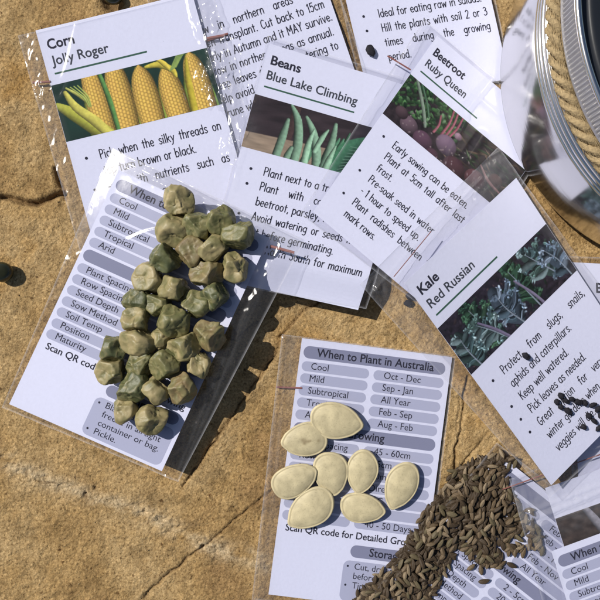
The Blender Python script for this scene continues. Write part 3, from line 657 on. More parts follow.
# packet in the lower right corner
p10 = make_packet('back of a packet in the lower right corner, under a folded bag mouth',
    [(551, 551), (692, 500), (767, 739), (626, 790)], [3.6]*4, seed=27, sleeve=[(508, 478), (690, 412), (786, 742), (596, 800)],
    zips=[((502, 489), (640, 440), .4)],
    ridges=[([(528, 518), (556, 508), (600, 490), (650, 472)], 2.4, 1.1), ([(532, 526), (560, 516), (600, 501), (650, 482)], 2.2, .9), ([(526, 512), (556, 500), (600, 483), (650, 464)], 2.2, .8), ([(512, 476), (517, 494), (524, 514), (534, 532)], 2.4, None), ([(522, 484), (526, 500), (530, 516)], 2.2, None), ([(538, 534), (546, 560), (556, 600)], 2.0, .6), ([(546, 540), (556, 570), (563, 600)], 1.6, .4)],
    crumple=[(522, 494, 12, .5), (566, 500, 26, .35), (600, 490, 28, .35), (536, 520, 12, .4)], cloud=.3, veil=[([(520, 512), (560, 500), (650, 468)], 16, .42), ([(512, 480), (536, 530), (556, 580)], 7, .22)])
back(p10, EMPTY12, [(1, 'Store dry.')]); finish(p10)
# pea card (its right side is lifted)
p7 = make_packet('back of a packet lifted on its right side under a pile of dried peas',
    [(119, 170), (269, 238), (162, 471), (9.5, 404)], [2.6, 13.0, 9.0, .8], seed=30,
    sleeve=[(112, 148), (303, 240), (178, 481), (3, 407)], zips=[((270, 246), (293, 252), 1.0)],
    ridges=[([(112, 151), (180, 182), (250, 214), (300, 238)], 2.4, 1.6), ([(109, 160), (180, 193), (240, 219), (290, 244)], 2.0, 1.3), ([(158, 164), (157, 174), (166, 186), (176, 192)], 3.2, None), ([(156, 168), (164, 176), (172, 190)], 3.0, None), ([(116, 152), (110, 162), (106, 172)], 2.4, None), ([(130, 240), (150, 232), (176, 228)], 1.6, None),
            ([(284, 240), (236, 345), (184, 466)], 1.8, .14), ([(276, 246), (230, 345), (178, 470)], 1.6, .10), ([(281, 243), (248, 312), (236, 338)], 1.6, .22), ([(166, 476), (172, 478), (174, 484)], 1.8, None), ([(224, 200), (232, 206), (246, 216)], 2.6, None), ([(238, 196), (234, 210), (230, 220)], 2.4, None)],
    crumple=[(240, 206, 14, 1.0), (108, 168, 8, .35)], veil=[([(113, 157), (205, 202), (302, 243)], 12, .34)])
back(p7, ['', '', '', '', '', '', '', '', '', '', '', ''], [(1, 'Blanch and'), (0, 'freeze in airtight'), (0, 'container or bag.'), (1, 'Pickle.')]); finish(p7)
# kale
p6 = make_packet('packet headed Kale with a picture of frilly grey green leaves and small black seeds',
    [(404, 283), (516, 178), (651, 384), (551, 485)], [18.0, 6.5, 5.5, 11.5], seed=34,
    sleeve=[(362, 284), (497, 148), (672, 388), (549, 497)], zips=[((394, 277), (430, 233), .32)],
    ridges=[([(366, 280), (420, 222), (470, 172), (498, 152)], 1.8, 1.0), ([(376, 290), (420, 240), (480, 180)], 1.5, .7), ([(402, 284), (440, 345), (480, 420), (530, 478)], 1.2, .5), ([(500, 152), (530, 192), (570, 250), (600, 290)], 1.5, .8), ([(362, 284), (384, 300), (400, 306)], 1.6, .9)],
    crumple=[(374, 285, 16, 1.0), (496, 160, 10, .8), (456, 190, 40, .5)], veil=[([(374, 278), (440, 208), (500, 156)], 26, .26), ([(392, 292), (470, 410), (540, 492)], 14, .22), ([(510, 160), (560, 236), (610, 305)], 12, .16)])
front(p6, 'Kale', 'Red Russian', pic_kale(), [(1, 'Protect from slugs, snails,', 1), (0, 'aphids and caterpillars.', 0), (1, 'Keep well watered.', 0), (1, 'Pick leaves as needed.', 0), (1, 'Great option for very cold', 1), (0, 'winter gardens when other', 0), (0, 'veggies will die.', 0)], rule=55, nw=15.5, vw=39)
finish(p6)

def top_z(px, py):
    """height of the topmost packet surface under a photo pixel, mm"""
    z = .1
    for P in PACKETS:
        uv = inv_bil(P.px, np.array((px, py), float))
        if -.03 <= uv[0] <= 1.03 and -.02 <= uv[1] <= 1.02:
            z = max(z, P.pos(np.array(uv[0]), np.array(uv[1]))[2]+.55)
    return float(z)

# ------------------------------------------------------------ dried peas
_ico = {}
def ico(sub):
    if sub not in _ico:
        bm = bmesh.new(); bmesh.ops.create_icosphere(bm, subdivisions=sub, radius=1.0)
        bm.verts.ensure_lookup_table(); _ico[sub] = (np.array([v.co[:] for v in bm.verts]), [tuple(v.index for v in f.verts) for f in bm.faces]); bm.free()
    return _ico[sub]
M_pea = attr_mat('wrinkled_pea_skin', 'tint', .5, bump=.25, bscale=1400, spec=.45)
def make_pea(px, py, kind, rad_px, seed):
    rnd = random.Random(seed); V0, F = ico(5); V = V0.copy()
    # pressed flat and dented on about six sides, like peas dried against each other
    q = Vector((rnd.gauss(0, 1), rnd.gauss(0, 1), rnd.gauss(0, 1), rnd.gauss(0, 1))); from_q = __import__('mathutils').Quaternion(q).normalized()
    r = np.ones(len(V))
    for ax_ in ((1, 0, 0), (-1, 0, 0), (0, 1, 0), (0, -1, 0), (0, 0, 1), (0, 0, -1), (.6, .6, .5), (-.7, .5, .4)):
        if rnd.random() < .08: continue
        nv = np.array(from_q @ Vector(ax_))+np.array([rnd.gauss(0, .16) for _ in range(3)]); nv /= np.linalg.norm(nv)
        h = rnd.uniform(.655, .80); d = V@nv; s = np.clip((d-h)/(1-h), 0, 1)
        r = np.minimum(r, np.where(d > h, h/np.maximum(d, 1e-6)-rnd.choice((0, .03, .10, .16))*s*s, 1))
    nz = np.array([mnoise.fractal(Vector(v*1.25)+Vector((seed*3.1, 7, 2)), 1.0, 2.0, 2) for v in V])
    def ridged(fr, o_):
        w = np.array([1-abs(mnoise.noise(Vector(v*fr)+Vector((seed*1.7+o_, 3, 9)))) for v in V]); return w*w
    w1 = ridged(1.7, 0); w2 = ridged(3.6, 20)
    dirw = np.array([rnd.gauss(0, 1) for _ in range(3)]); dirw /= np.linalg.norm(dirw); ph = rnd.uniform(0, 6)
    rip = 1-np.abs(np.sin((V@dirw)*rnd.uniform(3.5, 6)+2.2*nz+ph)); zone = np.clip(.15+nz*1.6+rnd.uniform(-.1, .35), 0, 1)
    wr = .62*w1+.38*w2
    r = r*(1+.05*nz)+.065*(w1-.6)+.022*(w2-.5)-.13*rip**3*zone
    V = V*r[:, None]*np.array([rnd.uniform(1.0, 1.14), rnd.uniform(.94, 1.06), rnd.uniform(.9, .98)])
    a = rnd.uniform(0, 6.28); ca, sa = math.cos(a), math.sin(a); V = np.stack([V[:, 0]*ca-V[:, 1]*sa, V[:, 0]*sa+V[:, 1]*ca, V[:, 2]], -1)
    base_z = top_z(px, py)+.1; rmm = rad_px/PX*(H-base_z-4)/H; low = -V[:, 2].min()*rmm; zc = base_z+low
    c = at(px, py, zc+rmm*.35)
    o = link_mesh('pea', V*rmm*MM, F, M_pea, smooth=True); o.location = (c[0], c[1], zc*MM)
    green = np.array((.110, .114, .044)); dgreen = np.array((.066, .076, .032)); tan = np.array((.325, .262, .130)); mid_ = np.array((.165, .152, .064)); brown = np.array((.175, .125, .058))
    A, B = {'g': (green, mid_), 'd': (dgreen, green), 't': (tan, mid_), 'm': (mid_, tan), 'b': (brown, mid_)}[kind]
    n2 = np.array([mnoise.noise(Vector(v*1.9)+Vector((seed*5.3, 1, 4))) for v in V0])
    f = np.clip(.45+n2*1.1, 0, 1)[:, None]; colr = A*(1-f)+B*f
    pale = np.clip((wr-.66)*3.2, 0, 1)[:, None]*.42; colr = colr*(1-pale)+np.array((.40, .33, .16))*pale
    at_ = o.data.color_attributes.new('tint', 'FLOAT_COLOR', 'POINT'); at_.data.foreach_set('color', np.concatenate([colr, np.ones((len(colr), 1))], 1).reshape(-1).astype(np.float32))
    return o
PEAS = [
 (177, 201, 't', 13.5, 'round tan dried pea at the very top of the pile, against the bag fold'),
 (172, 230, 'm', 14, 'olive tan pea just below the topmost pea, beside the printed Cool row'),
 (196, 225, 'g', 13, 'small dark ridged green pea between two larger peas near the top of the pile'),
 (219, 219, 'g', 13.5, 'grey green pea with a flat face, just left of the upper right corner pea'),
 (238, 233, 'g', 14.5, 'large wrinkled green pea in the upper right corner of the pile'),
 (163, 259, 'd', 14, 'dark green pea on the left edge, beside the blank grey heading bar'),
 (191, 252, 'b', 13.5, 'brownish wrinkled pea in the middle of the third row from the top'),
 (212, 249, 'm', 13, 'smooth squarish olive pea directly below the grey green flat faced pea'),
 (235, 267, 'm', 12.5, 'small round olive pea alone on the right edge, below the upper right corner pea'),
 (148, 279, 't', 14, 'pale tan furrowed pea on the left edge beside the Plant Spacing row'),
 (173, 289, 'm', 13.5, 'yellowish squarish pea in the fifth row, right of the pale furrowed pea'),
 (206, 274, 'b', 14, 'orange brown split looking pea in the right half of the pile'),
 (135, 301, 'd', 12.5, 'darkest green faceted pea on the left edge beside the Seed Depth row'),
 (158, 303, 'g', 11.5, 'small shaded olive pea tucked right of the darkest green pea'),
 (195, 304, 'g', 13, 'dark green sharp cornered pea in the middle right of the pile'),
 (214, 296, 'd', 12, 'smooth green pea on the right edge under the orange brown pea'),
 (135, 321, 'm', 13, 'square olive pea on the left edge beside the Sow Method row'),
 (173, 321, 'g', 15, 'largest green block shaped pea in the centre of the pile'),
 (137, 341, 't', 14, 'cream topped pea directly below the square olive pea on the left'),
 (159, 338, 'm', 10, 'smallest narrow pea wedged left of the largest block shaped pea'),
 (209, 335, 'b', 14, 'greyish brown dented pea on the right edge, halfway down'),
 (183, 347, 'm', 13.5, 'tilted square olive pea below the largest block shaped pea'),
 (113, 348, 'd', 13, 'dark green pea at the far left, beside the Maturity row'),
 (110, 372, 't', 13.5, 'crinkled beige pea furthest left in the pile, touching the end of the Scan line'),
 (138, 364, 'g', 13.5, 'rounded olive green pea below the cream topped pea'),
 (165, 365, 'g', 14, 'bell shaped green pea with a ribbed face in the lower centre'),
 (197, 365, 't', 11.5, 'small tan pea with orange streaks on the lower right edge'),
 (131, 388, 'd', 14, 'smooth flat green pea above the pale pea of the bottom row'),
 (154, 391, 't', 12.5, 'square cream pea in the second row from the bottom'),
 (180, 389, 'b', 13.5, 'dark brown round pea with a hollow on the lower right edge'),
 (124, 411, 't', 12.5, 'pale pea with long ridges at the bottom left end of the pile'),
 (151, 420, 'm', 13.5, 'round dimpled olive pea at the very bottom of the pile'),
]
for k, (x, y, kd, r_, lb) in enumerate(PEAS):
    tag(make_pea(x, y, kd, r_*1.2, 100+k), lb, 'pea', 'dried peas piled on the lifted packet')

# ------------------------------------------------------------ pumpkin seeds
M_pump = attr_mat('cream_seed_coat', 'tint', .55, bump=.15, bscale=1500, spec=.35)
def make_pumpkin(px, py, L_, W_, ang, seed, lift=0.0, tilt=(0, 0)):
    """ang: direction of the pointed tip in the photo, degrees anticlockwise from right; L_, W_ in px"""
    rnd = random.Random(seed); a = L_/2/PX; b = W_/2/PX; nt_, nr = 72, 26; th = np.linspace(0, 2*math.pi, nt_, endpoint=False)
    s = np.cos(th); wv = np.sign(np.sin(th))*np.abs(np.sin(th))**.92*(1-.20*s-.10*s*s)*np.where(s > 0, (1-.25*np.clip((s-.72)/.28, 0, 1)), 1)
    wv = wv/np.abs(wv).max()
    ox, oy = a*(s+.03*np.cos(3*th+seed)), b*(wv+.02*np.sin(2*th+seed))
    rho = np.linspace(0, 1, nr+1)[1:]; Hh = 2.0
    V = [(0, 0, Hh)]; C = []
    def prof(q):
        dome = (1-(q/.9)**2.6) if q < .9 else 0
        rim = .36*math.exp(-((q-.945)/.04)**2)
        return Hh*(.42+.58*max(0, dome))*1.0-.13*math.exp(-((q-.88)/.03)**2)+rim*.28-(max(0, q-.95)/.05)**2*.75
    for q in rho:
        z = prof(q)
        for x, y in zip(ox*q, oy*q): V.append((x, y, z+.10*mnoise.noise(Vector((x*.35+seed, y*.35, 0)))*(1-q)))
    n1 = len(V); V.append((0, 0, -Hh*.8))
    for q in rho:
        z = -prof(q)*.8+(0 if q < 1 else .0)
        for x, y in zip(ox*q, oy*q): V.append((x, y, z))
    F = []
    for off, fl in ((0, 0), (n1, 1)):
        ring = lambda r, i: off+1+r*nt_+i % nt_
        for i in range(nt_):
            F.append((off, ring(0, i), ring(0, i+1)) if not fl else (off, ring(0, i+1), ring(0, i)))
            for r in range(nr-1):
                q4 = (ring(r, i), ring(r+1, i), ring(r+1, i+1), ring(r, i+1)); F.append(q4 if not fl else q4[::-1])
    for i in range(nt_):
        r = nr-1; F.append((1+r*nt_+i, n1+1+r*nt_+i, n1+1+r*nt_+(i+1) % nt_, 1+r*nt_+(i+1) % nt_))
    V = np.array(V); rr = np.concatenate([[0], np.repeat(rho, nt_), [0], np.repeat(rho, nt_)])
    an = R(ang); ca, sa = math.cos(an), math.sin(an)
    tx, ty = tilt; V[:, 2] += V[:, 0]*tx+V[:, 1]*ty
    W = np.stack([V[:, 0]*ca-V[:, 1]*sa, V[:, 0]*sa+V[:, 1]*ca, V[:, 2]], -1)
    bz = top_z(px, py)+.05; zc = bz+lift-W[:, 2].min(); c = at(px, py, zc)
    o = link_mesh('pumpkin_seed', W*MM, F, M_pump, smooth=True); o.location = (c[0], c[1], zc*MM)
    nn = np.array([mnoise.fractal(Vector((v[0]*.35+seed*3, v[1]*.35, v[2]*.3)), 1, 2, 3) for v in V])
    base = np.array((.50, .43, .262)); rimc = np.array((.54, .465, .285)); dark = np.array((.30, .235, .115))
    t = np.clip((rr-.88)*12, 0, 1)[:, None]; cc = base*(1-t)+rimc*t; g = np.exp(-((rr-.885)/.025)**2)[:, None]*.25*(1+nn[:, None]); cc = cc*(1-g)+dark*g
    cc = cc*(1+.20*nn[:, None])
    fl = np.array([mnoise.noise(Vector((v[0]*2.3+seed, v[1]*2.3, 3))) for v in V]); cc = cc*(1-.22*np.clip(fl*2-.35, 0, 1)[:, None])
    if seed == 2:   # the spotted one
        for bx, by, br in ((-.6, .2, .9), (-1.6, .4, .6), (.5, -.5, .8), (.1, .9, .6), (-2.4, .3, .5), (-5.4, .9, .6)):
            g = np.exp(-(((V[:, 0]-bx)**2+(V[:, 1]-by)**2)/br**2))[:, None]*.55*(V[:, 2] > 0)[:, None]; cc = cc*(1-g)+np.array((.16, .11, .05))*g
    a_ = o.data.color_attributes.new('tint', 'FLOAT_COLOR', 'POINT'); a_.data.foreach_set('color', np.concatenate([np.clip(cc, 0, 1), np.ones((len(cc), 1))], 1).reshape(-1).astype(np.float32))
    return o
PUMP = [
 (337, 421, 53, 37, -10, 1, .5, (0, .03), 'largest cream pumpkin seed, topmost of the eight, covering the Tropical row'),
 (304, 440, 47, 34, 190, 2, 0, (0, 0), 'pumpkin seed with brown speckles in its middle, left of the topmost seed'),
 (295, 480, 50, 32, 27, 3, .3, (.05, .05), 'pumpkin seed hanging over the left edge of the card, below the speckled seed'),
 (331, 474, 45, 35, -82, 4, 0, (0, 0), 'upright broad pumpkin seed in the middle of the group, tip pointing down'),
 (310, 509, 53, 36, 216, 5, .4, (-.04, .03), 'lowest left pumpkin seed, tip pointing down left, just above the Scan line'),
 (362, 472, 44, 32, -100, 6, 0, (0, 0), 'slim upright pumpkin seed directly above the seed that lies sideways'),
 (401, 486, 49, 33, 247, 7, .2, (.03, -.05), 'rightmost pumpkin seed, tilted with a pronounced rim along its left side'),
 (363, 508, 46, 30, -8, 8, 0, (0, 0), 'small pumpkin seed lying sideways just above the 40 - 50 Days row'),
]
for x, y, l_, w_, a_, sd, lf, tl, lb in PUMP:
    tag(make_pumpkin(x, y, l_, w_, a_, sd, lf, tl), lb, 'seed', 'cream pumpkin seeds on the flat card')

# ------------------------------------------------------------ brown ribbed seeds
M_brown = [simple('brown_seed_husk_%s' % nm, c_, .6, bump=.35, bscale=1800, spec=.3, var=.35) for nm, c_ in (('mid', (.115, .080, .045, 1)), ('dark', (.052, .035, .020, 1)), ('light', (.200, .150, .092, 1)), ('olive', (.105, .083, .045, 1)))]
def brown_shape(seed, L_=2.15, W_=.84, T_=.58):
    rnd = random.Random(seed); ns, nc = 14, 20; V = []; F = []; bend = rnd.uniform(-.35, .35); L_ *= rnd.uniform(.88, 1.1); W_ *= rnd.uniform(.85, 1.12)
    for i in range(ns+1):
        t = -1+2*i/ns; rr = max(0, 1-abs(t)**2.1)**.74*(1-.14*t); 
        for j in range(nc):
            a = 2*math.pi*j/nc; rb = 1+.13*math.cos(5*a+seed)
            V.append((t*L_, W_*rr*math.cos(a)*rb+bend*(1-t*t), T_*rr*math.sin(a)*rb))
    for i in range(ns):
        for j in range(nc): F.append((i*nc+j, (i+1)*nc+j, (i+1)*nc+(j+1) % nc, i*nc+(j+1) % nc))
    F.append(tuple(range(nc))[::-1]); F.append(tuple(ns*nc+j for j in range(nc)))
    return np.array(V), F
BROWN = []
for k in range(12):
    V, F = brown_shape(k); me_ = bpy.data.meshes.new('brown_seed'); me_.from_pydata((V*MM).tolist(), [], F); me_.materials.append(M_brown[[0, 1, 2, 3, 0, 2, 3, 0, 1, 2, 0, 3][k]])
    me_.polygons.foreach_set('use_smooth', [True]*len(me_.polygons)); BROWN.append((me_, V, F))
HEAP = [(518, 462), (505, 470), (512, 492), (524, 512), (528, 528), (512, 540), (500, 545), (505, 566), (488, 570), (474, 560), (461, 548), (452, 560), (438, 590), (428, 606), (352, 606), (356, 594), (376, 578), (396, 556), (412, 532), (428, 506), (443, 490), (452, 470), (470, 462), (486, 458), (500, 452)]
def in_poly(x, y, poly):
    c = False; j = len(poly)-1
    for i in range(len(poly)):
        (xi, yi), (xj, yj) = poly[i], poly[j]
        if (yi > y) != (yj > y) and x < (xj-xi)*(y-yi)/(yj-yi)+xi: c = not c
        j = i
    return c
def depth_in(x, y): return float(seg_dist(np.array([x]), np.array([y]), HEAP+[HEAP[0]])[0])
rnd = random.Random(42)
def place_brown(px, py, z, ang, pitch, roll, label, group='brown ribbed seeds spilling across the packets'):
    me_ = rnd.choice(BROWN)[0]; o = bpy.data.objects.new('brown_seed', me_); COL.objects.link(o)
    o.rotation_euler = (roll, pitch, ang); o.location = at(px, py, z); tag(o, label, 'seed', group); return o
LOOSE = [(471, 567, 35, 'brown seed lying alone at the lower left, over the Row Spacing row'), (484, 581, 10, 'lowest loose brown seed, beside the Growing heading'), (512, 565, -25, 'brown seed lying flat just right of the Growing heading, pointing at All Year'),
 (513, 550, 95, 'upright brown seed between the heap and the Feb - Nov row'), (524, 553, 75, 'brown seed lying right against the start of the Feb - Nov row'), (542, 551, 80, 'rightmost brown seed, at the film edge of the lower right packet'), (539, 543, 120, 'brown seed just above the rightmost one, under the film edge'),
 (534, 534, 130, 'plump brown seed right of the heap below the folded bag mouth'), (525, 522, 10, 'brown seed nearest the crumpled bag corner, right of the heap'), (505, 471, 20, 'single brown seed on the grey heading bar at the top corner of the diagonal packet'), (487, 474, 25, 'brown seed at the upper tip of the heap, left of the grey heading bar'),
 (509, 496, 120, 'brown seed at the end of the short chain below the grey heading bar'), (493, 486, 130, 'first brown seed of the short chain below the grey heading bar'), (502, 491, 125, 'middle brown seed of the short chain below the grey heading bar'), (519, 545, 140, 'brown seed pair member lying above the Feb - Nov row, next to the heap edge'), (481, 570, 100, 'narrow brown seed standing between the two lowest loose seeds')]
for x, y, a, lb in LOOSE:
    place_brown(x, y, top_z(x, y)+.75, R(a), rnd.uniform(-.05, .05), rnd.uniform(-.3, .3), lb)
SC_N = 0
while SC_N < 30:
    x = rnd.uniform(500, 541); y = rnd.uniform(500, 552)
    if in_poly(x, y, HEAP) or x > 508+(y-470)*.55 or y > 575-(x-500)*.7: continue
    SC_N += 1; place_brown(x, y, top_z(x, y)+.75+rnd.uniform(0, .5), R(rnd.gauss(70, 60)), rnd.uniform(-.15, .15), rnd.uniform(-.4, .4), 'brown ribbed seed scattered between the heap and the folded bag mouth')
pts = []; tries = 0
while len(pts) < 600 and tries < 60000:
    tries += 1; x = rnd.uniform(350, 530); y = rnd.uniform(452, 607)
    if not in_poly(x, y, HEAP): continue
    d = depth_in(x, y); mind = 4.3
    if any((x-a)**2+(y-b)**2 < mind**2 for a, b, _ in pts): continue
    pts.append((x, y, d))
print('seed spots', len(pts))
pts.sort(key=lambda q: q[1])
top_n = min(252, len(pts)); sel = rnd.sample(pts, top_n)
for x, y, d in sel:
    zb = min(1.9, max(.8, top_z(x, y))) if top_z(x, y) < 4 else 1.9
    hz = zb+.7+min(2.6, max(0, d-3)*.13)+rnd.uniform(-.3, .5)
    place_brown(x, y, hz, R(rnd.gauss(62, 48)), rnd.gauss(0, .22), rnd.uniform(-.7, .7), 'brown ribbed seed piled in the heap on the diagonal packet')
VV = []; FF = []; nv = 0   # the lower layers of the heap, beyond counting
for lay in range(3):
    for _ in range(270):
        while True:
            x = rnd.uniform(350, 530); y = rnd.uniform(452, 607)
            if in_poly(x, y, HEAP) and depth_in(x, y) > 1.5: break
        d = depth_in(x, y); zt = top_z(x, y); zb = min(1.9, max(.8, zt)) if zt < 4 else 1.9
        z = zb+.6+min(2.2, max(0, d-4)*.11)*(lay/2.3); c = at(x, y, z); _, V, F = rnd.choice(BROWN)
        a = R(rnd.gauss(62, 50)); pt = rnd.gauss(0, .2); ca, sa = math.cos(a), math.sin(a); cp, sp = math.cos(pt), math.sin(pt)
        W = np.stack([V[:, 0]*cp+V[:, 2]*sp, V[:, 1], -V[:, 0]*sp+V[:, 2]*cp], -1); W = np.stack([W[:, 0]*ca-W[:, 1]*sa, W[:, 0]*sa+W[:, 1]*ca, W[:, 2]], -1)
        VV.append(W*MM+np.array(c)); FF += [tuple(i+nv for i in f) for f in F]; nv += len(V)
o = link_mesh('brown_seed_bed', np.concatenate(VV), FF, M_brown[1], smooth=True)
tag(o, 'lower layers of the brown ribbed seed heap, seen between the upper seeds', 'seeds', kind='stuff')

# ------------------------------------------------------------ small black seeds
M_black = simple('black_seed_coat', (.016, .015, .020, 1), .75, bump=.4, bscale=1500, spec=.18, var=.3)
def lump(seed, rx, ry, rz):
    V0, F = ico(3); V = np.array([v*(1+.3*mnoise.noise(Vector(v*1.8)+Vector((seed, 2, 5)))) for v in V0])*np.array([rx, ry, rz]); return V*MM, F
KS = [(526, 356, -40, 'lone black kale seed lying on the word and in the kale notes'), (561, 396, -50, None), (566, 401, -30, None), (572, 399, -20, None), (578, 402, -10, None), (585, 403, -60, None), (593, 405, 20, None), (561, 407, -60, None), (568, 411, -40, None),
      (589, 416, -45, None), (594, 421, -45, None), (584, 427, -50, None), (599, 409, 30, None), (601, 416, -70, None), (599, 428, 40, None), (557, 402, -80, None)]
ks_mesh = []
for k in range(4):
    V, F = lump(k*3.3+1, [1.6, 1.3, 1.5, 1.15][k], [1.1, .95, .8, .9][k], .8); me_ = bpy.data.meshes.new('kale_seed'); me_.from_pydata(V.tolist(), [], F); me_.materials.append(M_black)
    me_.polygons.foreach_set('use_smooth', [True]*len(me_.polygons)); ks_mesh.append(me_)
for k, (x, y, a, lb) in enumerate(KS):
    o = bpy.data.objects.new('kale_seed', ks_mesh[k % 4]); COL.objects.link(o); z = top_z(x, y)+.85
    o.location = at(x, y, z); o.rotation_euler = (0, 0, R(a)); tag(o, lb or 'small black kale seed in the cluster on the lower lines of the kale notes', 'seed', 'black seeds on the kale packet')
V, F = lump(4.4, 2.2, 1.55, .8); V[:, 1] *= 1-.25*np.clip(V[:, 0]/.0022, -1, 1)
o = link_mesh('black_seed', V, F, M_black, smooth=True); z = top_z(371, 51)+.75; o.location = at(371, 51, z); o.rotation_euler = (0, 0, R(-55))
tag(o, 'flat glossy black seed lying on the Ideal for eating raw packet beside the word times', 'seed')
for x, y, s, lb in ((411, 296, 1.0, 'dark seed on the stone beside the top left corner of the kale card'), (408, 303, .8, 'smaller dark seed just below another one left of the kale card')):
    V, F = lump(x, 2.0*s, 1.5*s, 1.0*s); o = link_mesh('dark_seed', V, F, M_black, smooth=True); o.location = at(x, y, .9); tag(o, lb, 'seed')

# ------------------------------------------------------------ loose sand on the slab
M_sand = simple('loose_sand', (.46, .33, .17, 1), .8, bump=0, bscale=600, spec=.3, var=.6)
V = []; F = []; rs = random.Random(77); N_ = 2200
sx = np.array([rs.uniform(-10, 610) for _ in range(N_)]); sy = np.array([rs.uniform(-10, 610) for _ in range(N_)])
sz, _, _ = ground_z(sx, sy)
for x, y, z in zip(sx, sy, sz):
    r_ = rs.choice((.10, .13, .16, .2, .3 if rs.random() < .3 else .12))*rs.uniform(.7, 1.2); c = np.array(at(x, y, z+r_*.35)); n0 = len(V)
    for d in ((1, 0, 0), (-1, 0, 0), (0, 1, 0), (0, -1, 0), (0, 0, 1), (0, 0, -1)):
        V.append(c+np.array([q*r_*rs.uniform(.7, 1.3)+rs.uniform(-.3, .3)*r_ for q in d])*MM)
    for t in ((0, 2, 4), (2, 1, 4), (1, 3, 4), (3, 0, 4), (2, 0, 5), (1, 2, 5), (3, 1, 5), (0, 3, 5)): F.append(tuple(n0+i for i in t))
o = link_mesh('sand_grains', V, F, M_sand); tag(o, 'loose sand grains strewn over the stone slab', 'sand', kind='stuff')

# ------------------------------------------------------------ dark glassy bead at the left edge
M_bead = simple('dark_green_glass', (.020, .021, .008, 1), .16, spec=.6, bump=.1, bscale=300)
V0, F = ico(4); V = np.array([v*(1+.06*mnoise.noise(Vector(v*1.6)+Vector((3, 2, 5)))) for v in V0])*np.array([4.2, 3.8, 3.2])*MM
o = link_mesh('bead', V, F, M_bead, smooth=True); o.location = at(2, 272, 2.7); tag(o, 'dark green shiny bead lying on bare stone at the left edge', 'bead')
V0, F = ico(3); V = V0*np.array([3.6, 2.9, 2.6])*MM; o = link_mesh('bead', V, F, M_bead, smooth=True); o.location = at(113, -3, 2.0); tag(o, 'dark bead on the stone behind the top edge of the corn packet', 'bead')

# ------------------------------------------------------------ the tin
TX, TY = 386/PX, 220/PX; TZ = 2.3
tin = empty('storage_tin', (TX*MM, TY*MM, TZ*MM)); tag(tin, 'round metal tin with a ribbed lid in the upper right corner', 'tin')
def lathe(name, prof, mat, parent, seg=256, smooth=True, ridges=None):
    V = []; F = []; k = len(prof)
    for i in range(seg):
        a = 2*math.pi*i/seg
        for j, (r, z) in enumerate(prof):
            q = r+(ridges(a, j) if ridges else 0); V.append((q*math.cos(a)*MM, q*math.sin(a)*MM, z*MM))
    for i in range(seg):
        for j in range(k-1): F.append((i*k+j, ((i+1) % seg)*k+j, ((i+1) % seg)*k+j+1, i*k+j+1))
    return link_mesh(name, V, F, mat, parent, smooth=smooth)
def metal(name, col, rough, aniso_bump=.05, sc=60):
    m, nt, p = new_mat(name); p.inputs['Base Color'].default_value = col; p.inputs['Metallic'].default_value = 1; p.inputs['Roughness'].default_value = rough
    tc_ = nt.nodes.new('ShaderNodeTexCoord'); mp = nt.nodes.new('ShaderNodeMapping'); mp.inputs['Scale'].default_value = (1, 1, 7)
    n_ = nt.nodes.new('ShaderNodeTexNoise'); n_.inputs['Scale'].default_value = sc; n_.inputs['Detail'].default_value = 4
    nt.links.new(tc_.outputs['Object'], mp.inputs[0]); nt.links.new(mp.outputs[0], n_.inputs['Vector'])
    b_ = nt.nodes.new('ShaderNodeBump'); b_.inputs['Strength'].default_value = aniso_bump; b_.inputs['Distance'].default_value = .001
    nt.links.new(n_.outputs[0], b_.inputs['Height']); nt.links.new(b_.outputs[0], p.inputs['Normal'])
    mr = nt.nodes.new('ShaderNodeMapRange'); mr.inputs[3].default_value = rough*.7; mr.inputs[4].default_value = rough*1.4
    nt.links.new(n_.outputs[0], mr.inputs[0]); nt.links.new(mr.outputs[0], p.inputs['Roughness'])
    return m
M_tin = metal('bright_steel', (.74, .725, .71, 1), .15, .12, 25); M_lidm = metal('ribbed_steel', (.55, .54, .53, 1), .45)
M_lidtop = simple('dark_lid_panel', (.012, .014, .018, 1), .28, bump=.05, bscale=300)
RB = 190/PX
bodyp = [(0, .2), (RB-6, .2), (RB-4, 0), (RB-2.0, .4), (RB-.8, 1.3), (RB-.1, 2.6), (RB, 4), (RB, 20), (RB, 36.4), (RB-.2, 37.2), (RB-.9, 37.8)]
for zc, rr_ in ((39.0, 1.15), (41.6, 1.25), (44.0, .9)):   # rolled beads below the neck
    for t in np.linspace(-.5, .5, 11): bodyp.append((RB-1.0+rr_*.9*math.cos(t*math.pi), zc+rr_*math.sin(t*math.pi)))
bodyp += [(RB-1.4, 45.3), (RB-2.6, 46.2), (RB-3.6, 47), (RB-3.8, 57)]
lathe('body', bodyp, M_tin, tin, seg=384)
rl = RB-.4; lidp = [(rl-2.4, 56.4), (rl-.3, 56.2), (rl+.2, 56.6), (rl+.25, 57.3), (rl, 57.9), (rl, 58.4), (rl, 59.8), (rl, 62.6), (rl, 64.4), (rl-.05, 65.0)]
TEETH = 340
lid = lathe('lid', lidp, M_lidm, tin, seg=TEETH*6, ridges=lambda a, j: (.34*math.cos(TEETH*a) if 5 <= j <= 8 else 0))
lathe('rim', [(rl-.4, 64.9), (rl+.15, 65.2), (rl+.3, 65.8), (rl+.1, 66.4), (rl-.5, 66.8), (rl-1.2, 66.7), (rl-1.7, 66.1), (rl-2.0, 64.8), (rl-2.3, 63.4)], M_tin, lid, seg=384)
lathe('lid_panel', [(rl-2.2, 63.5), (rl-4.2, 63.2), (rl-4.8, 63.7), (rl-6, 64.0), (rl-8, 64.0), (20, 64.1), (0, 64.1)], M_lidtop, lid)

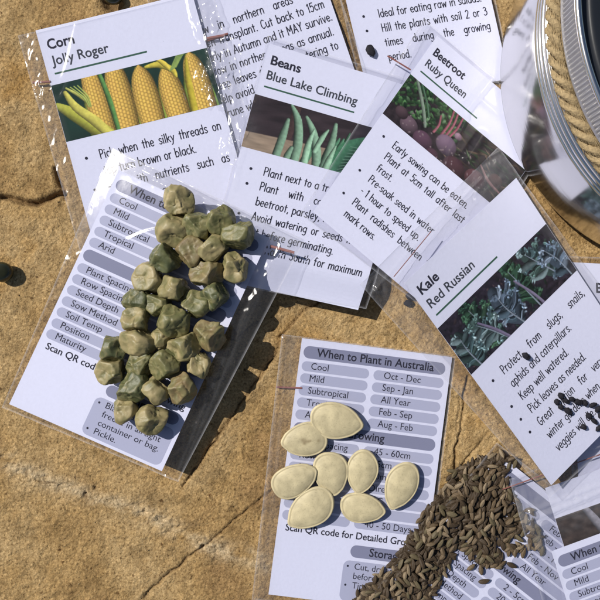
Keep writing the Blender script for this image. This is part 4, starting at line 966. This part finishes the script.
# twine wound round the neck
M_twine = simple('jute_fibre', (.34, .255, .14, 1), .9, bump=.9, bscale=1100, spec=.15, var=.6)
tw = empty('twine', (TX*MM, TY*MM, (TZ+50.6)*MM)); tag(tw, 'hairy jute twine wound round the neck of the metal tin', 'twine')
RT = RB-.9
def strand(phase, r_off, sr, turns, seed, zoff=0, seg=900):
    V = []; F = []; nc = 14; r_ = random.Random(seed)
    for i in range(seg):
        a = 2*math.pi*i/seg; wv = .25*math.sin(3*a+seed)+.2*math.sin(11*a); q = phase+turns*a; rc = RT+r_off*math.cos(q)*.75; zc = r_off*math.sin(q)*1.3+zoff+wv
        for j in range(nc):
            b_ = 2*math.pi*j/nc; wob_ = sr*(1+.13*math.cos(6*b_+14*q))
            V.append(((rc+wob_*math.cos(b_))*math.cos(a)*MM, (rc+wob_*math.cos(b_))*math.sin(a)*MM, (zc+wob_*math.sin(b_))*MM))
    for i in range(seg):
        for j in range(nc): F.append((i*nc+j, ((i+1) % seg)*nc+j, ((i+1) % seg)*nc+(j+1) % nc, i*nc+(j+1) % nc))
    return V, F
for k in range(3):
    V, F = strand(k*2*math.pi/3, 1.4, 1.45, 34, k, 0); link_mesh('strand', V, F, M_twine, tw, smooth=True)
rf = random.Random(9); V = []; F = []
for k in range(650):
    a = rf.uniform(R(150), R(260)); q = rf.uniform(-.6, 2.4); r0_ = RT+2.2*math.cos(q); z0 = 2.9*math.sin(q); ln = rf.uniform(2, 9); da = rf.choice((-1, 1))*ln/RT*rf.uniform(.5, 1); dr = rf.uniform(-.3, .8); dz = rf.uniform(-.6, 1.0); n0 = len(V); w = .04
    for i in range(5):
        t = i/4; aa = a+da*t; rr_ = r0_+dr*t*t; zz = z0+dz*t*t
        for ox, oz in ((w, 0), (-w*.5, w*.87), (-w*.5, -w*.87)): V.append(((rr_+ox)*math.cos(aa)*MM, (rr_+ox)*math.sin(aa)*MM, (zz+oz)*MM))
    for i in range(4):
        for j in range(3): F.append((n0+i*3+j, n0+(i+1)*3+j, n0+(i+1)*3+(j+1) % 3, n0+i*3+(j+1) % 3))
o = link_mesh('loose_fibres', V, F, M_twine, tw); o['kind'] = 'stuff'
